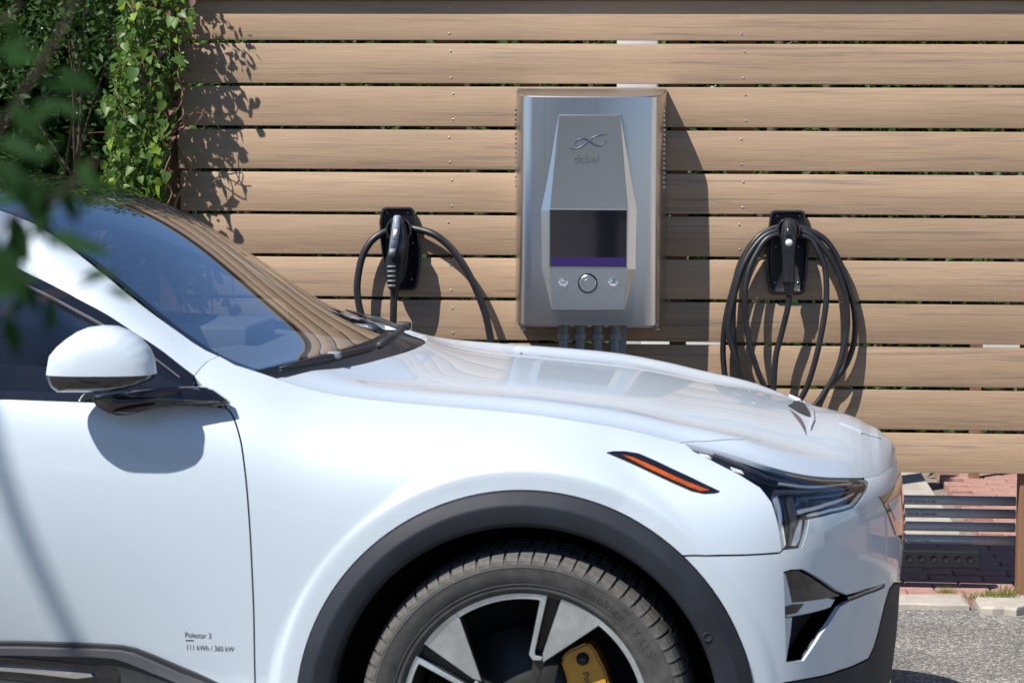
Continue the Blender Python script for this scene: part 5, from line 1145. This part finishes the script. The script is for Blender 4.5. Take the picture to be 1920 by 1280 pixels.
for k in range(22): x = -6 + k*.62 + rng.normal()*.1; b.tube([(x, .3, -.1), (x+.1, .25, 1.2), (x + rng.normal()*.2, .3, 2.4)], [.05, .04, .015], 7)
b.build('trunk', M['bark'], hd_)
n = 52000; Q_ = np.stack([rng.uniform(-7, 9, n), rng.uniform(.7, 2.2, n), rng.uniform(0, 3.1, n)], 1); cloud('inner_foliage', Q_, .21, M['hedge'], hd_, 'quad', None, .2, kind='stuff')
n = 60000; P_ = np.stack([rng.uniform(-6.5, 8, n), rng.uniform(0, 1.0, n)**1.5*1.3, rng.uniform(0, 2.75, n)], 1); P_[:, 1] += .16*np.sin(P_[:, 0]*5.3)*np.cos(P_[:, 2]*4.1) + .1*np.sin(P_[:, 0]*13 + P_[:, 2]*9); P_[:, 2] += .15*np.sin(P_[:, 0]*3.1)
cloud('foliage', P_, .06, M['hedge'], hd_, 'quad', None, .2, kind='stuff')
for k, (x, y, h, r_) in enumerate([(-4.6,5.2,3.2,1.1),(-2.4,6.2,3.9,1.2),(.4,6.0,3.4,1.1),(3.0,6.6,3.6,1.2),(5.6,5.8,3.3,1.1)]):
    cs = [fw((x + rng.normal()*.5, y + rng.normal()*.4, h + rng.normal()*.4)) for _ in range(7)]
    tree('broadleaf_tree', fw((x, y, 0)), h, cs, np.full(7, r_*.62), 9000, .10, M['tree'], ['green tree above the hedge at the far left', 'taller green tree behind the hedge, second from left', 'green tree behind the hedge in line with the charger', 'green tree behind the hedge right of the charger', 'green tree behind the hedge at the far right'][k], 'tree', .1, 'trees behind the hedge')
# ---- grass tuft on the slabs
gt = empty('grass_tuft', F_O, FENCE_RZ, label='small tuft of dry and green grass beside the fence post', cat='grass tuft'); b = MB()
for k in range(260):
    c_ = fpx(rng.normal(1862, 20), rng.uniform(1090, 1103), -.02 - .05*rng.random()); x, z = c_[0], .078; y = -.015 - .06*rng.random(); l = rng.uniform(.02, .055) * (1.5 if x > fpx(1872, 1090, 0)[0] else .9); d = np.array([rng.normal()*.7 + (.4 if x > fpx(1872,1090,0)[0] else -.2), rng.normal()*.4, 1]); d /= np.linalg.norm(d); s_ = np.array([.0016, .0006, 0])
    p0 = np.array([x, y, z-.004]); p1 = p0 + d*l*.6; p2 = p0 + d*l + np.array([d[0]*.012, 0, -.012]); b.add([p0-s_, p0+s_, p1+s_*.8, p1-s_*.8, p2], [(0,1,2,3),(3,2,4)])
b.build('blades', M['grass'], gt, kind='stuff')
b = MB()
for k in range(130):
    x = fpx(1775 + rng.normal()*10, 1105, 0)[0]; p0 = np.array([x, .03 + .02*rng.random(), .07]); d = np.array([rng.normal()*.5, rng.normal()*.4, 1]); l = rng.uniform(.015, .035); p1 = p0 + d*l; b.add([p0-[.001,0,0], p0+[.001,0,0], p1], [(0,1,2)])
b.build('moss', M['grass'], gt, kind='stuff')
# pebbles
PEB = []
for k in range(26):
    x = rng.uniform(1.25, 2.1); y = rng.uniform(-1.0, -.28); r_ = rng.uniform(.003, .009); bm = bmesh.new(); bmesh.ops.create_icosphere(bm, subdivisions=1, radius=1)
    for v in bm.verts: v.co = Vector((v.co.x*r_*rng.uniform(.8, 1.3), v.co.y*r_, v.co.z*r_*.6))
    me = bpy.data.meshes.new('pebble'); bm.to_mesh(me); bm.free(); me.materials.append(M['concrete']); o = link(bpy.data.objects.new('pebble', me)); fobj(o); p = fw((x, y, 0)); t = min(max((p[1]+TH*p[0] - 7.7)/1.2, 0), 1)
    o.location = tuple(np.array([p[0], p[1], .055*t*t*(3-2*t) + r_*.3])); props(o, None, 'pebble', None); PEB.append(o)

pb_ = PEB[0]
for q in PEB[1:]: bpy.data.objects.remove(q)
bpy.data.objects.remove(pb_)
# ---- shrub close to the camera at left
def npx(px, py, dep): d = ray(px, py); d = d / d[1]; return CP + d*dep
ns = empty('near_shrub', tuple(npx(-60, 1500, 1.55)*[1, 1, 0]), label='out of focus leafy branches close to the camera at the left edge', cat='shrub'); nb = np.array(ns.location)
def nloc(px, py, dep): return npx(px, py, dep) - nb
tw = [[(-60,330,1.5),(0,240,1.5),(50,165,1.5),(100,85,1.5),(135,15,1.5),(160,-60,1.5)], [(-80,620,1.55),(0,585,1.55),(70,560,1.5),(130,545,1.5),(190,520,1.5)], [(-80,520,1.45),(10,420,1.45),(90,380,1.4),(150,335,1.4),(180,300,1.4)], [(-80,60,1.6),(20,30,1.6),(35,-20,1.6)]]
for k, t in enumerate(tw): MB().tube(catmull([nloc(*p) for p in t], 5), [(.0012 if k == 0 else .0010)]*((len(t)-1)*5+1), 8).build('branch', M['bark'], ns)
MB().tube([nloc(-190,1700,1.55)*[1,1,0], nloc(-150,900,1.55), nloc(-80,520,1.5), nloc(-60,330,1.5)], [.012,.009,.006,.0045], 8).build('stem', M['bark'], ns)
ow_v, ow_f = leaf_base('long'); nlm = bpy.data.meshes.new('leaf'); nlm.from_pydata([tuple(v) for v in ow_v], [], ow_f); nlm.update(); nlm.polygons.foreach_set('use_smooth', [True]*len(nlm.polygons)); nlm.materials.append(M['fore'])
NL = [(10,350,-40,1.4,.06),(40,330,-70,1.4,.06),(75,345,-95,1.4,.05),(30,420,-100,1.4,.06),(5,455,-70,1.4,.06),(110,372,-130,1.4,.045),(0,500,-120,1.4,.05),(35,520,-60,1.4,.04),(5,30,-60,1.6,.04),(60,75,200,1.6,.04),(10,120,20,1.55,.045),(110,130,-30,1.5,.045),(20,190,-50,1.5,.05),(60,200,10,1.5,.035),(0,260,-20,1.45,.05),(60,150,-10,1.5,.05),(100,190,-25,1.45,.035),
      (150,300,-60,1.4,.035),(135,330,-20,1.4,.05),(175,345,-110,1.4,.03),(120,340,-80,1.4,.045),(95,350,-100,1.4,.04),(20,395,-70,1.45,.055),(-10,440,-100,1.45,.05),(60,400,-60,1.45,.045),(90,440,-15,1.4,.05),(120,455,-10,1.4,.045),(30,330,40,1.45,.05),
      (150,520,10,1.5,.04),(80,560,-60,1.5,.035),(100,560,-100,1.5,.035),(60,550,-140,1.5,.04),(10,590,-75,1.5,.045),(-10,560,30,1.5,.05),(200,540,-20,1.5,.03),(-20,300,-30,1.5,.06),(5,480,-80,1.45,.045),(30,240,30,1.5,.045),(-15,90,-20,1.6,.05),(-20,380,10,1.45,.05)]
for (x, y, ang, dp, s_) in NL:
    a_ = math.radians(ang); d = Vector((math.cos(a_), rng.normal()*.35, math.sin(a_))).normalized(); up = Vector((rng.normal()*.4, -.75 + rng.normal()*.3, .6)); up = (up - d*up.dot(d)).normalized(); s2 = up.cross(d)
    place_leaf('leaf', nlm, nloc(x, y, dp), s_*.62, ns, Matrix((d, s2, up)).transposed().to_quaternion())

# ================================================================== THE REST OF THE YARD (seen only in reflections), plus trees and a pole added for light and shade
hs = empty('house', (9.5, 3.0, 0), math.radians(8), label='white house with a garage door across the driveway', cat='house')
MB().box((0, -7, 0), (7, 5, 4.2)).build('wall', M['white'], hs, smooth=False)
b = MB(); b.add([(-.5,-7.4,4.2),(7.5,-7.4,4.2),(7.5,5.4,4.2),(-.5,5.4,4.2),(3.5,-7.4,6.6),(3.5,5.4,6.6)], [(0,3,2,1),(0,4,5,3),(1,2,5,4),(0,1,4),(3,5,2)]); b.build('roof', M['roofm'], hs, smooth=False)
for k in range(4): MB().box((-.05, -5.6, .02 + k*.6), (.0, -2.2, .58 + k*.6), .02).build('garage_panel', M['door'], hs, smooth=False)
for y0 in (-.9, 2.2):
    f = MB().box((-.04, y0-.06, 1.0), (-.002, y0+1.46, 2.5)).build('window', M['door'], hs, smooth=False); MB().box((-.05, y0, 1.06), (-.04, y0+1.4, 2.44)).build('pane', M['pane'], f, smooth=False)
for k, x in enumerate((-9, -5.0, -1.5)):  # trees added out of view to block low sky and deepen the car's shade
    cs = [np.array([x + rng.normal()*1.0, -8.5 + rng.normal()*.5, 1.6 + 3.6*(i_/11) + rng.normal()*.2]) for i_ in range(12)]
    tree('sky_blocking_tree', np.array([x, -8.5, 0]), 4.6, cs, np.full(12, 1.35), 9000, .20, M['hedge'], 'round garden tree behind the camera, ' + ['far left', 'left', 'middle', 'right', 'far right'][k], 'tree', .12, 'garden trees behind the camera')
A_w = c2w(SB.at(*[np.array([v]) for v in SB.uv([(4,890)])[0]])[0]); B_w = c2w(SB.at(*[np.array([v]) for v in SB.uv([(128,1180)])[0]])[0]); S_ = np.array(SUN)*7.0
d_ = (B_w - A_w) / np.linalg.norm(B_w - A_w); p0_ = A_w + S_ - d_*2.5; p1_ = A_w + S_ + d_*((A_w + S_)[2] / -d_[2]); MB().tube([p0_, p1_], .023, 10).build('shadow_pole', M['conduit'], label='thin leaning pole outside the frame whose soft shadow crosses the door', cat='pole')  # added pole, out of view, only there to shade a stripe on the door
print('objects', len(bpy.data.objects), 'tris', sum(len(o.data.polygons) for o in bpy.data.objects if o.type == 'MESH'))
